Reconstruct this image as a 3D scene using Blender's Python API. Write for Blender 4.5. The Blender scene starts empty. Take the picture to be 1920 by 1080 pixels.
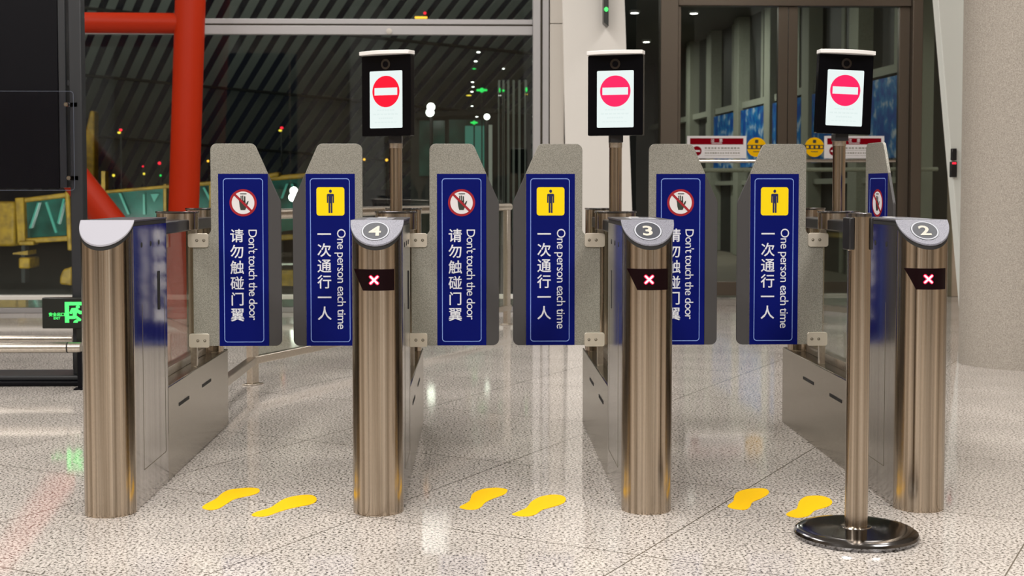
import bpy, bmesh, math, random
from mathutils import Vector, Matrix

random.seed(7)
SC = bpy.context.scene
COL = SC.collection

# ------------------------------------------------------------------ camera
F = 2500.0                      # focal length in pixels of the 1920 px wide frame
CAMH = 1.097
YAW = math.radians(1.49)        # to the right of the lane direction (+Y)
PPY = 469.0                     # principal point row
PITCH = math.atan((PPY - 355.0) / F)
cam_d = bpy.data.cameras.new('camera')
cam = bpy.data.objects.new('camera', cam_d)
COL.objects.link(cam)
cam.location = (0, 0, CAMH)
cam.rotation_euler = (math.pi / 2 - PITCH, 0, -YAW)
cam_d.sensor_width = 36.0
cam_d.lens = F / 1920.0 * 36.0
cam_d.shift_y = -(540.0 - PPY) / 1920.0
cam_d.clip_end = 200
cam_d.dof.use_dof = True
cam_d.dof.focus_distance = 4.75
cam_d.dof.aperture_fstop = 6.3
SC.camera = cam

# ------------------------------------------------------------------ world, exposure, lights
SC.view_settings.view_transform = 'Standard'
SC.view_settings.look = 'None'
SC.view_settings.gamma = 1.0
SC.view_settings.exposure = 0.0
SC.view_settings.use_curve_mapping = False
w = bpy.data.worlds.new('night')
SC.world = w
w.use_nodes = True
w.node_tree.nodes['Background'].inputs[0].default_value = (0.02, 0.022, 0.03, 1)
w.node_tree.nodes['Background'].inputs[1].default_value = 0.25


def area(name, loc, size, power, color=(1, 1, 1), rot=(0, 0, 0), size_y=None):
    d = bpy.data.lights.new(name, 'AREA')
    d.energy = power
    d.color = color
    d.size = size
    if size_y:
        d.shape = 'RECTANGLE'
        d.size_y = size_y
    o = bpy.data.objects.new(name, d)
    o.location = loc
    o.rotation_euler = rot
    COL.objects.link(o)
    return o


WARM = (1.0, 0.955, 0.90)
for ly, pw in ((-0.9, 170), (1.0, 160), (4.8, 95), (8.0, 75), (11.2, 85)):
    for lx in (-6.0, -1.5, 3.0):
        area('hall_ceiling_lamp', (lx + 0.4, ly, 5.3), 1.1, pw, WARM, size_y=2.2)
for cx_l, cy_l in ((3.0, 15.9), (1.8, 20.7), (2.88, 20.75), (2.6, 25.1)):
    area('corridor_lamp', (cx_l, cy_l, 3.88), 0.22, 18 if cy_l < 17 else 40, (1.0, 1.0, 0.90))
area('outdoor_fill_light', (-7.0, 15.5, 9.0), 3.0, 420, (1.0, 0.95, 0.80), rot=(math.radians(52), 0, 0))  # unseen fill light added so the slats and bridge show outside
area('slat_fill_light', (-6.0, 16.5, -0.3), 2.0, 420, (0.93, 1.0, 0.95), rot=(math.radians(107), 0, 0), size_y=1.0)  # unseen low fill light added to brighten the slats from below



# ------------------------------------------------------------------ helpers
def ray(px, py):
    x = (px - 960.0) / F
    y = -(py - PPY) / F
    c, s = math.cos(YAW), math.sin(YAW)
    cp, sp = math.cos(PITCH), math.sin(PITCH)
    return (x * Vector((c, -s, 0)) + y * Vector((s * sp, c * sp, cp)) + Vector((s * cp, c * cp, -sp)))


def atY(px, py, Y):
    r = ray(px, py)
    return Vector((0, 0, CAMH)) + r * (Y / r.y)


def atZ(px, py, z):
    r = ray(px, py)
    return Vector((0, 0, CAMH)) + r * ((z - CAMH) / r.z)


def lin(c):
    out = []
    for v in c[:3]:
        v = v / 255.0
        out.append(v / 12.92 if v <= 0.04045 else ((v + 0.055) / 1.055) ** 2.4)
    return tuple(out)


class MB:
    """collects shapes in one bmesh with several materials"""

    def __init__(self):
        self.bm = bmesh.new()
        self.mats = []

    def mi(self, m):
        if m not in self.mats:
            self.mats.append(m)
        return self.mats.index(m)

    def faces(self, verts, faces, m, M=None):
        k = self.mi(m)
        vs = [self.bm.verts.new((M @ Vector(v)) if M else Vector(v)) for v in verts]
        for f in faces:
            try:
                fc = self.bm.faces.new([vs[i] for i in f])
                fc.material_index = k
            except ValueError:
                pass

    def box(self, a, b, m, M=None):
        x0, y0, z0 = a
        x1, y1, z1 = b
        v = [(x0, y0, z0), (x1, y0, z0), (x1, y1, z0), (x0, y1, z0), (x0, y0, z1), (x1, y0, z1), (x1, y1, z1), (x0, y1, z1)]
        f = [(3, 2, 1, 0), (4, 5, 6, 7), (0, 1, 5, 4), (1, 2, 6, 5), (2, 3, 7, 6), (3, 0, 4, 7)]
        self.faces(v, f, m, M)

    def prism(self, pts, lo, hi, m, axis='y', M=None):
        """polygon pts (a,b) extruded along an axis; axis y: (x,z), z: (x,y), x: (y,z)"""
        def P(a, b, t):
            return {'y': (a, t, b), 'z': (a, b, t), 'x': (t, a, b)}[axis]
        n = len(pts)
        v = [P(a, b, lo) for a, b in pts] + [P(a, b, hi) for a, b in pts]
        f = [tuple(range(n)), tuple(range(2 * n - 1, n - 1, -1))]
        for i in range(n):
            j = (i + 1) % n
            f.append((i, i + n, j + n, j))
        self.faces(v, f, m, M)

    def tube(self, a, b, r, m, n=24, r2=None, cap=True):
        a, b = Vector(a), Vector(b)
        r2 = r if r2 is None else r2
        d = (b - a).normalized()
        u = d.orthogonal().normalized()
        if abs(d.z) < 0.95:
            u = d.cross(Vector((0, 0, 1))).normalized()
        w_ = d.cross(u)
        v = []
        for c, rr in ((a, r), (b, r2)):
            for i in range(n):
                t = 2 * math.pi * i / n
                v.append(c + rr * (math.cos(t) * u + math.sin(t) * w_))
        f = [(i, (i + 1) % n, (i + 1) % n + n, i + n) for i in range(n)]
        if cap:
            f += [tuple(range(n - 1, -1, -1)), tuple(range(n, 2 * n))]
        self.faces(v, f, m)

    def lathe(self, prof, m, n=64, c=(0, 0, 0)):
        """profile of (r,z) from bottom to top"""
        v = []
        for r, z in prof:
            for i in range(n):
                t = 2 * math.pi * i / n
                v.append((c[0] + r * math.cos(t), c[1] + r * math.sin(t), c[2] + z))
        f = []
        for k in range(len(prof) - 1):
            for i in range(n):
                j = (i + 1) % n
                f.append((k * n + i, k * n + j, (k + 1) * n + j, (k + 1) * n + i))
        f.append(tuple(range(n - 1, -1, -1)))
        L = (len(prof) - 1) * n
        f.append(tuple(range(L, L + n)))
        self.faces(v, f, m)

    def ball(self, c, r, m, n=16, sz=1.0):
        prof = [(max(1e-4, r * math.sin(math.pi * k / 10)), -r * sz * math.cos(math.pi * k / 10)) for k in range(11)]
        self.lathe(prof, m, n, c)

    def text(self, s, size, m, M, space=1.0, thick=0.0, weight=0.0, align='CENTER', bold=0.0):
        """flat lettering in the local xy plane of M (x right, y up, z out)"""
        cu = bpy.data.curves.new('lettering', 'FONT')
        cu.body = s
        cu.size = size
        cu.space_character = space
        cu.align_x = align
        cu.align_y = 'BOTTOM_BASELINE'
        cu.offset = weight * size
        cu.extrude = thick
        cu.resolution_u = 3
        o = bpy.data.objects.new('lettering', cu)
        COL.objects.link(o)
        me = bpy.data.meshes.new_from_object(o.evaluated_get(bpy.context.evaluated_depsgraph_get()))
        k = self.mi(m)
        vs = [self.bm.verts.new(M @ v.co) for v in me.vertices]
        for p in me.polygons:
            try:
                fc = self.bm.faces.new([vs[i] for i in p.vertices])
                fc.material_index = k
            except ValueError:
                pass
        bpy.data.objects.remove(o)
        bpy.data.curves.remove(cu)
        bpy.data.meshes.remove(me)

    def build(self, name, parent=None, smooth=True, bevel=0.0, recalc=True, seg=2):
        if recalc:
            bmesh.ops.recalc_face_normals(self.bm, faces=self.bm.faces[:])
        me = bpy.data.meshes.new(name)
        self.bm.to_mesh(me)
        self.bm.free()
        for m in self.mats:
            me.materials.append(m)
        if smooth:
            me.shade_smooth()
            me.set_sharp_from_angle(angle=math.radians(32))
        o = bpy.data.objects.new(name, me)
        COL.objects.link(o)
        if parent:
            o.parent = parent
        if bevel:
            b = o.modifiers.new('bevel', 'BEVEL')
            b.width = bevel
            b.segments = seg
            b.limit_method = 'ANGLE'
            b.angle_limit = math.radians(40)
            b.harden_normals = False
        return o


def thing(name, label, cat, loc=(0, 0, 0), rotz=0.0, group=None):
    o = bpy.data.objects.new(name, None)
    COL.objects.link(o)
    o.location = loc
    o.rotation_euler = (0, 0, rotz)
    o.empty_display_size = 0.1
    o['label'] = label
    o['category'] = cat
    if group:
        o['group'] = group
    return o


def tag(o, label, cat, group=None):
    o['label'] = label
    o['category'] = cat
    if group:
        o['group'] = group
    return o


def struct(o, label=None):
    o['kind'] = 'structure'
    if label:
        o['label'] = label
    return o


def copy_tree(o, parent=None):
    c = o.copy()
    COL.objects.link(c)
    if parent:
        c.parent = parent
    for ch in o.children:
        copy_tree(ch, c)
    return c


# ------------------------------------------------------------------ materials
def mat(name, color, rough=0.5, metal=0.0, emit=None, estr=1.0, spec=0.5, coat=0.0, aniso=0.0, alpha=None):
    m = bpy.data.materials.new(name)
    m.use_nodes = True
    b = m.node_tree.nodes['Principled BSDF']
    b.inputs['Base Color'].default_value = (*color, 1)
    b.inputs['Roughness'].default_value = rough
    b.inputs['Metallic'].default_value = metal
    b.inputs['Specular IOR Level'].default_value = spec
    if coat:
        b.inputs['Coat Weight'].default_value = coat
        b.inputs['Coat Roughness'].default_value = 0.05
    if aniso:
        b.inputs['Anisotropic'].default_value = aniso
    if emit:
        b.inputs['Emission Color'].default_value = (*emit, 1)
        b.inputs['Emission Strength'].default_value = estr
    return m


def nodes(m):
    t = m.node_tree
    return t, t.nodes, t.links, t.nodes['Principled BSDF']


def noise_mat(name, c0, c1, scale, rough=0.5, metal=0.0, stretch=(1, 1, 1), lo=0.35, hi=0.65, detail=4, bump=0.0, rvar=0.0, spec=0.5):
    m = mat(name, c0, rough, metal, spec=spec)
    t, N, L, b = nodes(m)
    tc = N.new('ShaderNodeTexCoord')
    mp = N.new('ShaderNodeMapping')
    mp.inputs['Scale'].default_value = stretch
    nz = N.new('ShaderNodeTexNoise')
    nz.inputs['Scale'].default_value = scale
    nz.inputs['Detail'].default_value = detail
    cr = N.new('ShaderNodeValToRGB')
    cr.color_ramp.elements[0].position = lo
    cr.color_ramp.elements[0].color = (*c0, 1)
    cr.color_ramp.elements[1].position = hi
    cr.color_ramp.elements[1].color = (*c1, 1)
    L.new(tc.outputs['Object'], mp.inputs['Vector'])
    L.new(mp.outputs['Vector'], nz.inputs['Vector'])
    L.new(nz.outputs['Fac'], cr.inputs['Fac'])
    L.new(cr.outputs['Color'], b.inputs['Base Color'])
    if rvar:
        mr = N.new('ShaderNodeMapRange')
        mr.inputs['To Min'].default_value = rough - rvar
        mr.inputs['To Max'].default_value = rough + rvar
        L.new(nz.outputs['Fac'], mr.inputs['Value'])
        L.new(mr.outputs['Result'], b.inputs['Roughness'])
    if bump:
        bp = N.new('ShaderNodeBump')
        bp.inputs['Strength'].default_value = bump
        bp.inputs['Distance'].default_value = 0.002
        L.new(nz.outputs['Fac'], bp.inputs['Height'])
        L.new(bp.outputs['Normal'], b.inputs['Normal'])
    return m


def brushed(name, c0, c1, rough, scale=(160, 160, 0.6), bump=0.12, aniso=0.75, arot=0.0):
    m = noise_mat(name, c0, c1, 1.0, rough, 1.0, stretch=scale, detail=3, bump=bump, rvar=0.05)
    t, N, L, b = nodes(m)
    tg = N.new('ShaderNodeTangent')
    tg.direction_type = 'RADIAL'
    tg.axis = 'Z'
    b.inputs['Anisotropic'].default_value = aniso
    b.inputs['Anisotropic Rotation'].default_value = arot
    L.new(tg.outputs['Tangent'], b.inputs['Tangent'])
    return m


M = {}
M['steel'] = brushed('brushed_steel', (0.30, 0.245, 0.185), (0.66, 0.575, 0.475), 0.17, scale=(60, 60, 0.3), bump=0.03, arot=0.25)  # streak contrast over the brushed grain also paints in hall reflections
M['bracket'] = mat('bright_bracket_steel', (0.80, 0.745, 0.65), 0.36, 0.7)
M['cabinet'] = noise_mat('cabinet_steel', (0.34, 0.305, 0.255), (0.46, 0.42, 0.365), 260, 0.2, 1.0, detail=2)
M['side_steel'] = brushed('polished_side_steel', (0.43, 0.40, 0.375), (0.57, 0.54, 0.51), 0.13, scale=(30, 30, 0.3), bump=0.0, aniso=0.9, arot=0.25)
M['steel_plain'] = noise_mat('satin_steel', (0.56, 0.51, 0.45), (0.66, 0.61, 0.54), 90, 0.28, 1.0)
M['chrome'] = mat('polished_steel', (0.62, 0.58, 0.53), 0.12, 1.0)
M['chrome_dark'] = mat('dark_polished_steel', (0.22, 0.22, 0.23), 0.13, 1.0)
M['flap'] = noise_mat('satin_panel', (0.19, 0.185, 0.16), (0.36, 0.35, 0.31), 300, 0.42, 0.2, detail=2)
M['flap_edge'] = mat('dark_grey_panel', (0.052, 0.050, 0.052), 0.45)
M['blue'] = mat('sign_blue', (0.0006, 0.0045, 0.125), 0.5, spec=0.10)
M['sign_white'] = mat('sign_white', (0.72, 0.74, 0.82), 0.45)
M['sign_line'] = mat('sign_pale_blue', (0.22, 0.34, 0.78), 0.45)
M['yellow'] = mat('sign_yellow', (0.95, 0.70, 0.003), 0.5, spec=0.2)
M['red'] = mat('sign_red', (0.33, 0.004, 0.014), 0.45)
M['navy'] = mat('sign_navy', (0.003, 0.008, 0.075), 0.5)
M['ink'] = mat('sign_ink', (0.028, 0.034, 0.026), 0.5)
M['cap'] = noise_mat('silver_cap', (0.155, 0.158, 0.195), (0.27, 0.275, 0.32), 420, 0.5, 0.2, detail=1)
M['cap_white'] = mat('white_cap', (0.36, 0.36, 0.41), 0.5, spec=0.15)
M['badge'] = noise_mat('badge_grey', (0.022, 0.026, 0.036), (0.065, 0.07, 0.088), 900, 0.5, 0.0, detail=1)
M['numeral'] = mat('numeral_cream', (0.52, 0.51, 0.45), 0.5, spec=0.2)
M['badge_ring'] = mat('badge_ring', (0.45, 0.47, 0.53), 0.5, spec=0.2)
M['black'] = mat('black_plastic', (0.010, 0.010, 0.012), 0.35)
M['rubber'] = mat('black_gap', (0.012, 0.012, 0.012), 0.7)
M['deck'] = noise_mat('dark_steel_deck', (0.055, 0.055, 0.065), (0.085, 0.085, 0.095), 300, 0.38, 0.3)
M['reader'] = mat('reader_glass', (0.62, 0.65, 0.74), 0.12)  # pale blue base colour stands in for the reflection on this glass
M['display'] = mat('display_glass', (0.006, 0.001, 0.002), 0.3, spec=0.12)
M['led_red'] = mat('red_led', (0.2, 0, 0.01), 0.5, emit=(1.0, 0.0, 0.06), estr=1.3)
M['led_core'] = mat('red_led_core', (0.2, 0.1, 0.1), 0.5, emit=(1.0, 0.72, 0.80), estr=1.6)
M['gloss_black'] = mat('gloss_black', (0.002, 0.002, 0.003), 0.2, spec=0.12)
M['lens'] = mat('lens_glass', (0.016, 0.012, 0.010), 0.08, coat=0.6)
M['white_plastic'] = mat('white_plastic', (0.80, 0.79, 0.78), 0.4)
M['screen'] = mat('screen_white', (0.02, 0.02, 0.02), 0.3, emit=(0.80, 0.90, 0.88), estr=1.0)
M['screen_faint'] = mat('screen_faint_marks', (0.02, 0.02, 0.02), 0.3, emit=(0.73, 0.84, 0.82), estr=1.0)
M['screen_red'] = mat('screen_red', (0.02, 0.0, 0.0), 0.3, emit=(1.0, 0.0, 0.030), estr=1.0)
M['screen_pink'] = mat('screen_pink_red', (0.02, 0.0, 0.0), 0.3, emit=(1.0, 0.012, 0.12), estr=1.0)
M['orange_steel'] = mat('red_paint', (0.37, 0.019, 0.0015), 0.42, spec=0.2)
M['aluminium'] = noise_mat('anodised_aluminium', (0.34, 0.335, 0.345), (0.43, 0.42, 0.43), 500, 0.5, 0.3, detail=1)
M['alu_groove'] = mat('dark_groove', (0.10, 0.085, 0.055), 0.6)
M['beige_trim'] = noise_mat('beige_trim', (0.46, 0.43, 0.39), (0.55, 0.52, 0.48), 500, 0.55, 0.0, detail=1)
M['white_wall'] = noise_mat('white_wall', (0.66, 0.64, 0.61), (0.74, 0.72, 0.69), 400, 0.6, 0.0, detail=1)
M['pale_green'] = noise_mat('pale_painted_steel', (0.72, 0.76, 0.73), (0.82, 0.85, 0.82), 400, 0.55, 0.0, detail=1)
M['concrete'] = noise_mat('speckled_concrete', (0.24, 0.215, 0.185), (0.50, 0.46, 0.41), 190, 0.75, 0.0, detail=3, lo=0.3, hi=0.7)
M['bronze'] = noise_mat('bronze_frame', (0.085, 0.066, 0.05), (0.12, 0.096, 0.074), 300, 0.4, 0.55, detail=1)
M['hall_wall'] = noise_mat('warm_hall_wall', (0.34, 0.27, 0.20), (0.42, 0.34, 0.26), 3, 0.8)
M['hall_ceiling'] = mat('hall_ceiling_white', (0.45, 0.43, 0.40), 0.8)
M['pier'] = noise_mat('green_grey_pier', (0.31, 0.325, 0.265), (0.48, 0.50, 0.42), 190, 0.7, 0.0, detail=2)
M['dark_wall'] = mat('dark_corridor_wall', (0.028, 0.030, 0.028), 0.55)
M['dark_ceiling'] = mat('dark_corridor_ceiling', (0.055, 0.060, 0.050), 0.7)
M['carpet'] = noise_mat('brown_carpet', (0.15, 0.13, 0.10), (0.30, 0.265, 0.215), 160, 0.9, 0.0, detail=4)
M['white_strip'] = mat('white_threshold', (0.75, 0.74, 0.70), 0.4)
M['slat'] = mat('roof_slat', (0.30, 0.32, 0.30), 0.8)
M['slat_dark'] = mat('roof_dark', (0.012, 0.012, 0.012), 0.8)
M['yellow_paint'] = noise_mat('apron_yellow', (0.16, 0.085, 0.002), (0.30, 0.165, 0.003), 9, 0.6)
M['tarmac'] = mat('tarmac', (0.022, 0.022, 0.022), 0.8)
M['teal_lit'] = noise_mat('teal_lit_glass', (0.006, 0.025, 0.02), (0.02, 0.11, 0.09), 1.6, 0.15)
_t, _N, _L, _b = nodes(M['teal_lit'])
_b.inputs['Emission Strength'].default_value = 0.12
_L.new(_N['Color Ramp'].outputs['Color'], _b.inputs['Emission Color'])
M['teal_bright'] = mat('teal_bright_glass', (0.03, 0.15, 0.12), 0.2, emit=(0.10, 0.40, 0.31), estr=0.3)
M['lamp_white'] = mat('lamp_white', (0.5, 0.5, 0.5), 0.5, emit=(1.0, 1.0, 0.95), estr=6.0)
M['lamp_amber'] = mat('lamp_amber', (0.5, 0.3, 0.0), 0.5, emit=(1.0, 0.50, 0.05), estr=2.0)
M['lamp_yellow'] = mat('lamp_yellow', (0.5, 0.4, 0.0), 0.5, emit=(1.0, 0.75, 0.08), estr=1.3)
M['lamp_red'] = mat('lamp_red', (0.5, 0.0, 0.0), 0.5, emit=(1.0, 0.02, 0.05), estr=1.6)
M['lamp_green'] = mat('lamp_green', (0.0, 0.3, 0.0), 0.5, emit=(0.03, 0.80, 0.14), estr=1.2)
M['exit_green'] = mat('exit_green', (0.0, 0.3, 0.0), 0.5, emit=(0.10, 1.0, 0.22), estr=1.15)
M['exit_black'] = mat('exit_black', (0.008, 0.010, 0.008), 0.3)
M['kiosk'] = mat('kiosk_black', (0.004, 0.004, 0.006), 0.4, spec=0.12)
M['kiosk_frame'] = mat('kiosk_frame_black', (0.016, 0.018, 0.022), 0.4)
M['notice_red'] = mat('notice_red', (0.20, 0.0, 0.006), 0.6, spec=0.03)
M['notice_white'] = mat('notice_white', (0.74, 0.72, 0.74), 0.6, spec=0.05)
M['sticker_yellow'] = mat('sticker_yellow', (0.86, 0.48, 0.002), 0.6, spec=0.05)
M['print_grey'] = mat('print_grey', (0.22, 0.22, 0.18), 0.6)
M['acrylic_edge'] = mat('acrylic_edge', (0.13, 0.15, 0.20), 0.3)
M['footprint'] = mat('footprint_yellow', (0.92, 0.55, 0.002), 0.5, spec=0.15)


def poster_mat():
    m = noise_mat('poster_print', (0.004, 0.10, 0.50), (0.75, 0.85, 0.95), 5.5, 0.35, lo=0.42, hi=0.68, detail=6)
    t, N, L, b = nodes(m)
    cr = N['Color Ramp']
    e = cr.color_ramp.elements.new(0.55)
    e.color = (0.012, 0.26, 0.68, 1)
    return m


M['poster'] = poster_mat()


def glass_mat(name, tint, refl=1.0, rough=0.0):
    m = bpy.data.materials.new(name)
    m.use_nodes = True
    t = m.node_tree
    t.nodes.clear()
    out = t.nodes.new('ShaderNodeOutputMaterial')
    tr = t.nodes.new('ShaderNodeBsdfTransparent')
    tr.inputs[0].default_value = (*tint, 1)
    gl = t.nodes.new('ShaderNodeBsdfGlossy')
    gl.inputs['Roughness'].default_value = rough
    gl.inputs[0].default_value = (refl, refl, refl, 1)
    fr = t.nodes.new('ShaderNodeFresnel')
    # keep the outside index on back faces too, so thin panes do not turn into mirrors
    ge = t.nodes.new('ShaderNodeNewGeometry')
    mr = t.nodes.new('ShaderNodeMapRange')
    mr.inputs['To Min'].default_value = 1.45
    mr.inputs['To Max'].default_value = 1.0 / 1.45
    t.links.new(ge.outputs['Backfacing'], mr.inputs['Value'])
    t.links.new(mr.outputs['Result'], fr.inputs[0])
    mx = t.nodes.new('ShaderNodeMixShader')
    t.links.new(fr.outputs[0], mx.inputs[0])
    t.links.new(tr.outputs[0], mx.inputs[1])
    t.links.new(gl.outputs[0], mx.inputs[2])
    t.links.new(mx.outputs[0], out.inputs[0])
    return m


M['glass'] = glass_mat('window_glass', (0.86, 0.90, 0.87))
M['glass_gate'] = glass_mat('gate_glass', (0.86, 0.88, 0.84), 0.8)
M['glass_door'] = glass_mat('door_glass', (0.88, 0.90, 0.87), 0.6)
M['acrylic'] = glass_mat('acrylic', (0.94, 0.94, 0.96), 0.15)


def floor_mat():
    m = mat('granite_floor', (0.5, 0.48, 0.45), 0.13, spec=0.5)
    t, N, L, b = nodes(m)
    tc = N.new('ShaderNodeTexCoord')
    # speckle
    n1 = N.new('ShaderNodeTexNoise')
    n1.inputs['Scale'].default_value = 105
    n1.inputs['Detail'].default_value = 2.5
    n1.inputs['Roughness'].default_value = 0.65
    r1 = N.new('ShaderNodeValToRGB')
    e = r1.color_ramp.elements
    e[0].position = 0.39
    e[0].color = (0.06, 0.052, 0.042, 1)
    e[1].position = 0.53
    e[1].color = (0.66, 0.615, 0.58, 1)
    x = r1.color_ramp.elements.new(0.45)
    x.color = (0.37, 0.34, 0.305, 1)
    n2 = N.new('ShaderNodeTexNoise')
    n2.inputs['Scale'].default_value = 2.2
    n2.inputs['Detail'].default_value = 5
    mr = N.new('ShaderNodeMapRange')
    mr.inputs['From Min'].default_value = 0.3
    mr.inputs['From Max'].default_value = 0.7
    mr.inputs['To Min'].default_value = 0.86
    mr.inputs['To Max'].default_value = 1.08
    mul = N.new('ShaderNodeMix')
    mul.data_type = 'RGBA'
    mul.blend_type = 'MULTIPLY'
    mul.inputs['Factor'].default_value = 1.0
    L.new(tc.outputs['Object'], n1.inputs['Vector'])
    L.new(tc.outputs['Object'], n2.inputs['Vector'])
    L.new(n1.outputs['Fac'], r1.inputs['Fac'])
    L.new(n2.outputs['Fac'], mr.inputs['Value'])
    L.new(r1.outputs['Color'], mul.inputs['A'])
    L.new(mr.outputs['Result'], mul.inputs['B'])
    # joints of one metre slabs laid at an angle
    mp = N.new('ShaderNodeMapping')
    ang = math.radians(60.0)
    mp.inputs['Rotation'].default_value = (0, 0, -ang)
    A = atZ(1300, 978, 0)
    Cp = atZ(1262, 739, 0)
    rot = Matrix.Rotation(-ang, 2)
    a2 = rot @ Vector((A.x, A.y))
    c2 = rot @ Vector((Cp.x, Cp.y))
    mp.inputs['Location'].default_value = (-c2.x, -a2.y, 0)
    L.new(tc.outputs['Object'], mp.inputs['Vector'])
    sp = N.new('ShaderNodeSeparateXYZ')
    L.new(mp.outputs['Vector'], sp.inputs[0])
    prev = None
    for ax in ('X', 'Y'):
        pp = N.new('ShaderNodeMath')
        pp.operation = 'PINGPONG'
        pp.inputs[1].default_value = 0.5
        L.new(sp.outputs[ax], pp.inputs[0])
        lt = N.new('ShaderNodeMath')
        lt.operation = 'LESS_THAN'
        lt.inputs[1].default_value = 0.0022
        L.new(pp.outputs[0], lt.inputs[0])
        if prev:
            mxn = N.new('ShaderNodeMath')
            mxn.operation = 'MAXIMUM'
            L.new(prev.outputs[0], mxn.inputs[0])
            L.new(lt.outputs[0], mxn.inputs[1])
            prev = mxn
        else:
            prev = lt
    jm = N.new('ShaderNodeMix')
    jm.data_type = 'RGBA'
    jm.inputs['B'].default_value = (0.11, 0.092, 0.07, 1)
    L.new(prev.outputs[0], jm.inputs['Factor'])
    L.new(mul.outputs['Result'], jm.inputs['A'])
    L.new(jm.outputs['Result'], b.inputs['Base Color'])
    n3 = N.new('ShaderNodeTexNoise')
    n3.inputs['Scale'].default_value = 1.1
    n3.inputs['Detail'].default_value = 4
    m3 = N.new('ShaderNodeMapRange')
    m3.inputs['To Min'].default_value = 0.03
    m3.inputs['To Max'].default_value = 0.10
    L.new(tc.outputs['Object'], n3.inputs['Vector'])
    L.new(n3.outputs['Fac'], m3.inputs['Value'])
    L.new(m3.outputs['Result'], b.inputs['Roughness'])
    return m


M['granite'] = floor_mat()

# ------------------------------------------------------------------ the setting
WIN_Y = 12.0
DOOR_Y = 13.5
b = MB(); b.box((-11, -8, -0.2), (9, 13.45, 0), M['granite']); struct(b.build('floor', smooth=False), 'polished speckled granite hall floor in large slabs')
b = MB(); b.box((-11, -8, 5.4), (9, 13.4, 5.6), M['hall_ceiling']); struct(b.build('ceiling', smooth=False))
b = MB(); b.box((-11, -8.2, 0), (9, -8, 5.4), M['hall_wall']); struct(b.build('wall_back', smooth=False))
for k, (xa, xb) in enumerate(((-9.6, -8.6), (-6.2, -5.6), (-3.0, -2.2), (1.1, 1.5), (3.4, 4.8), (6.6, 7.2))):
    b = MB(); b.box((xa, -8.0, 0), (xb, -7.7, 5.4), M['white_wall']); struct(b.build('trim_%d' % (k + 3), smooth=False))  # unseen pale pillars added behind the camera for streaks in the steel's reflections
b = MB(); b.box((-11.2, -8, 0), (-11, WIN_Y, 5.4), M['hall_wall']); struct(b.build('wall_left', smooth=False))
b = MB(); b.box((9, -8, 0), (9.2, 13.4, 5.4), M['hall_wall']); struct(b.build('wall_right', smooth=False))


def pxY(px, Y):
    return atY(px, 355, Y).x


def pzY(py, Y, px=960):
    return atY(px, py, Y).z


# window wall
mull0 = pxY(998, WIN_Y)
mull1 = pxY(1056, WIN_Y)
tz0, tz1 = pzY(67, WIN_Y, 700), pzY(38, WIN_Y, 700)
tzm0, tzm1 = pzY(50.5, WIN_Y, 700), pzY(47.5, WIN_Y, 700)
win = thing('window_1', 'tall dark glazing with aluminium bars looking onto the night apron', 'window', (0, WIN_Y, 0))
del win['category']
win['kind'] = 'structure'
b = MB(); b.box((-11, -0.015, 0.0), (mull0, 0.0, 5.4), M['glass']); b.build('window_pane', win, smooth=False)
b = MB()
b.box((-11, -0.09, tz0), (mull0, -0.02, tzm0), M['aluminium'])
b.box((-11, -0.09, tzm1), (mull0, -0.02, tz1), M['aluminium'])
b.box((-11, -0.07, tzm0), (mull0, -0.02, tzm1), M['alu_groove'])
b.build('window_transom', win, bevel=0.004)
b = MB(); c0 = atY(729.5, 58.5, WIN_Y - 0.1); b.lathe([(0.022, 0), (0.026, 0.004), (0.026, 0.02), (0.012, 0.022)], M['beige_trim'], 20)
o = b.build('transom_bolt', win); o.rotation_euler = (math.pi / 2, 0, 0); o.location = (c0.x, -0.085, c0.z)
b = MB()
zs0 = pzY(560, WIN_Y, 50); zs1 = pzY(552.5, WIN_Y, 50)
b.box((-11, -0.14, zs0), (mull0, -0.02, zs1), M['white_strip'])
b.build('window_sill', win, bevel=0.004)
b = MB(); b.box((-11, -0.10, 0.0), (mull0, -0.02, 0.045), M['aluminium']); b.build('bottom_frame', win, bevel=0.004)
b = MB()
xs = [998, 1011, 1015, 1027, 1029]
prev = xs[0]
b.box((pxY(998, WIN_Y), -0.16, 0), (pxY(1011.5, WIN_Y), -0.02, 5.4), M['aluminium'])
b.box((pxY(1011.5, WIN_Y), -0.12, 0), (pxY(1015.5, WIN_Y), -0.02, 5.4), M['alu_groove'])
b.box((pxY(1015.5, WIN_Y), -0.16, 0), (pxY(1027, WIN_Y), -0.02, 5.4), M['aluminium'])
b.box((pxY(1027, WIN_Y), -0.12, 0), (pxY(1029, WIN_Y), -0.02, 5.4), M['alu_groove'])
b.build('window_mullion', win, bevel=0.003)
b = MB()
b.box((pxY(1029, WIN_Y), -0.17, 0), (pxY(1055, WIN_Y), -0.02, pzY(48, WIN_Y, 1040) - 0.006), M['beige_trim'])
b.box((pxY(1029, WIN_Y), -0.17, pzY(48, WIN_Y, 1040)), (pxY(1055, WIN_Y), -0.02, 5.4), M['beige_trim'])
b.build('mullion_cladding', win, bevel=0.004)

# white wall beside the glazing, with a leaning right edge
WW = 11.75
def wp(px, py): 
    p = atY(px, py, WW); return (p.x, p.z)
p_tl, p_bl = wp(1055, 0), wp(1067, 585)
p_tr, p_br = wp(1171, 0), wp(1192, 585)
def ext(p, q, z):
    t = (z - p[1]) / (q[1] - p[1]); return (p[0] + (q[0] - p[0]) * t, z)
b = MB()
b.prism([ext(p_tl, p_bl, 0), ext(p_tr, p_br, 0), ext(p_tr, p_br, 5.4), ext(p_tl, p_bl, 5.4)], WW, WW + 0.7, M['white_wall'])
struct(b.build('wall_front', smooth=False), 'white wall pier between the glazing and the doors')

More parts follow.
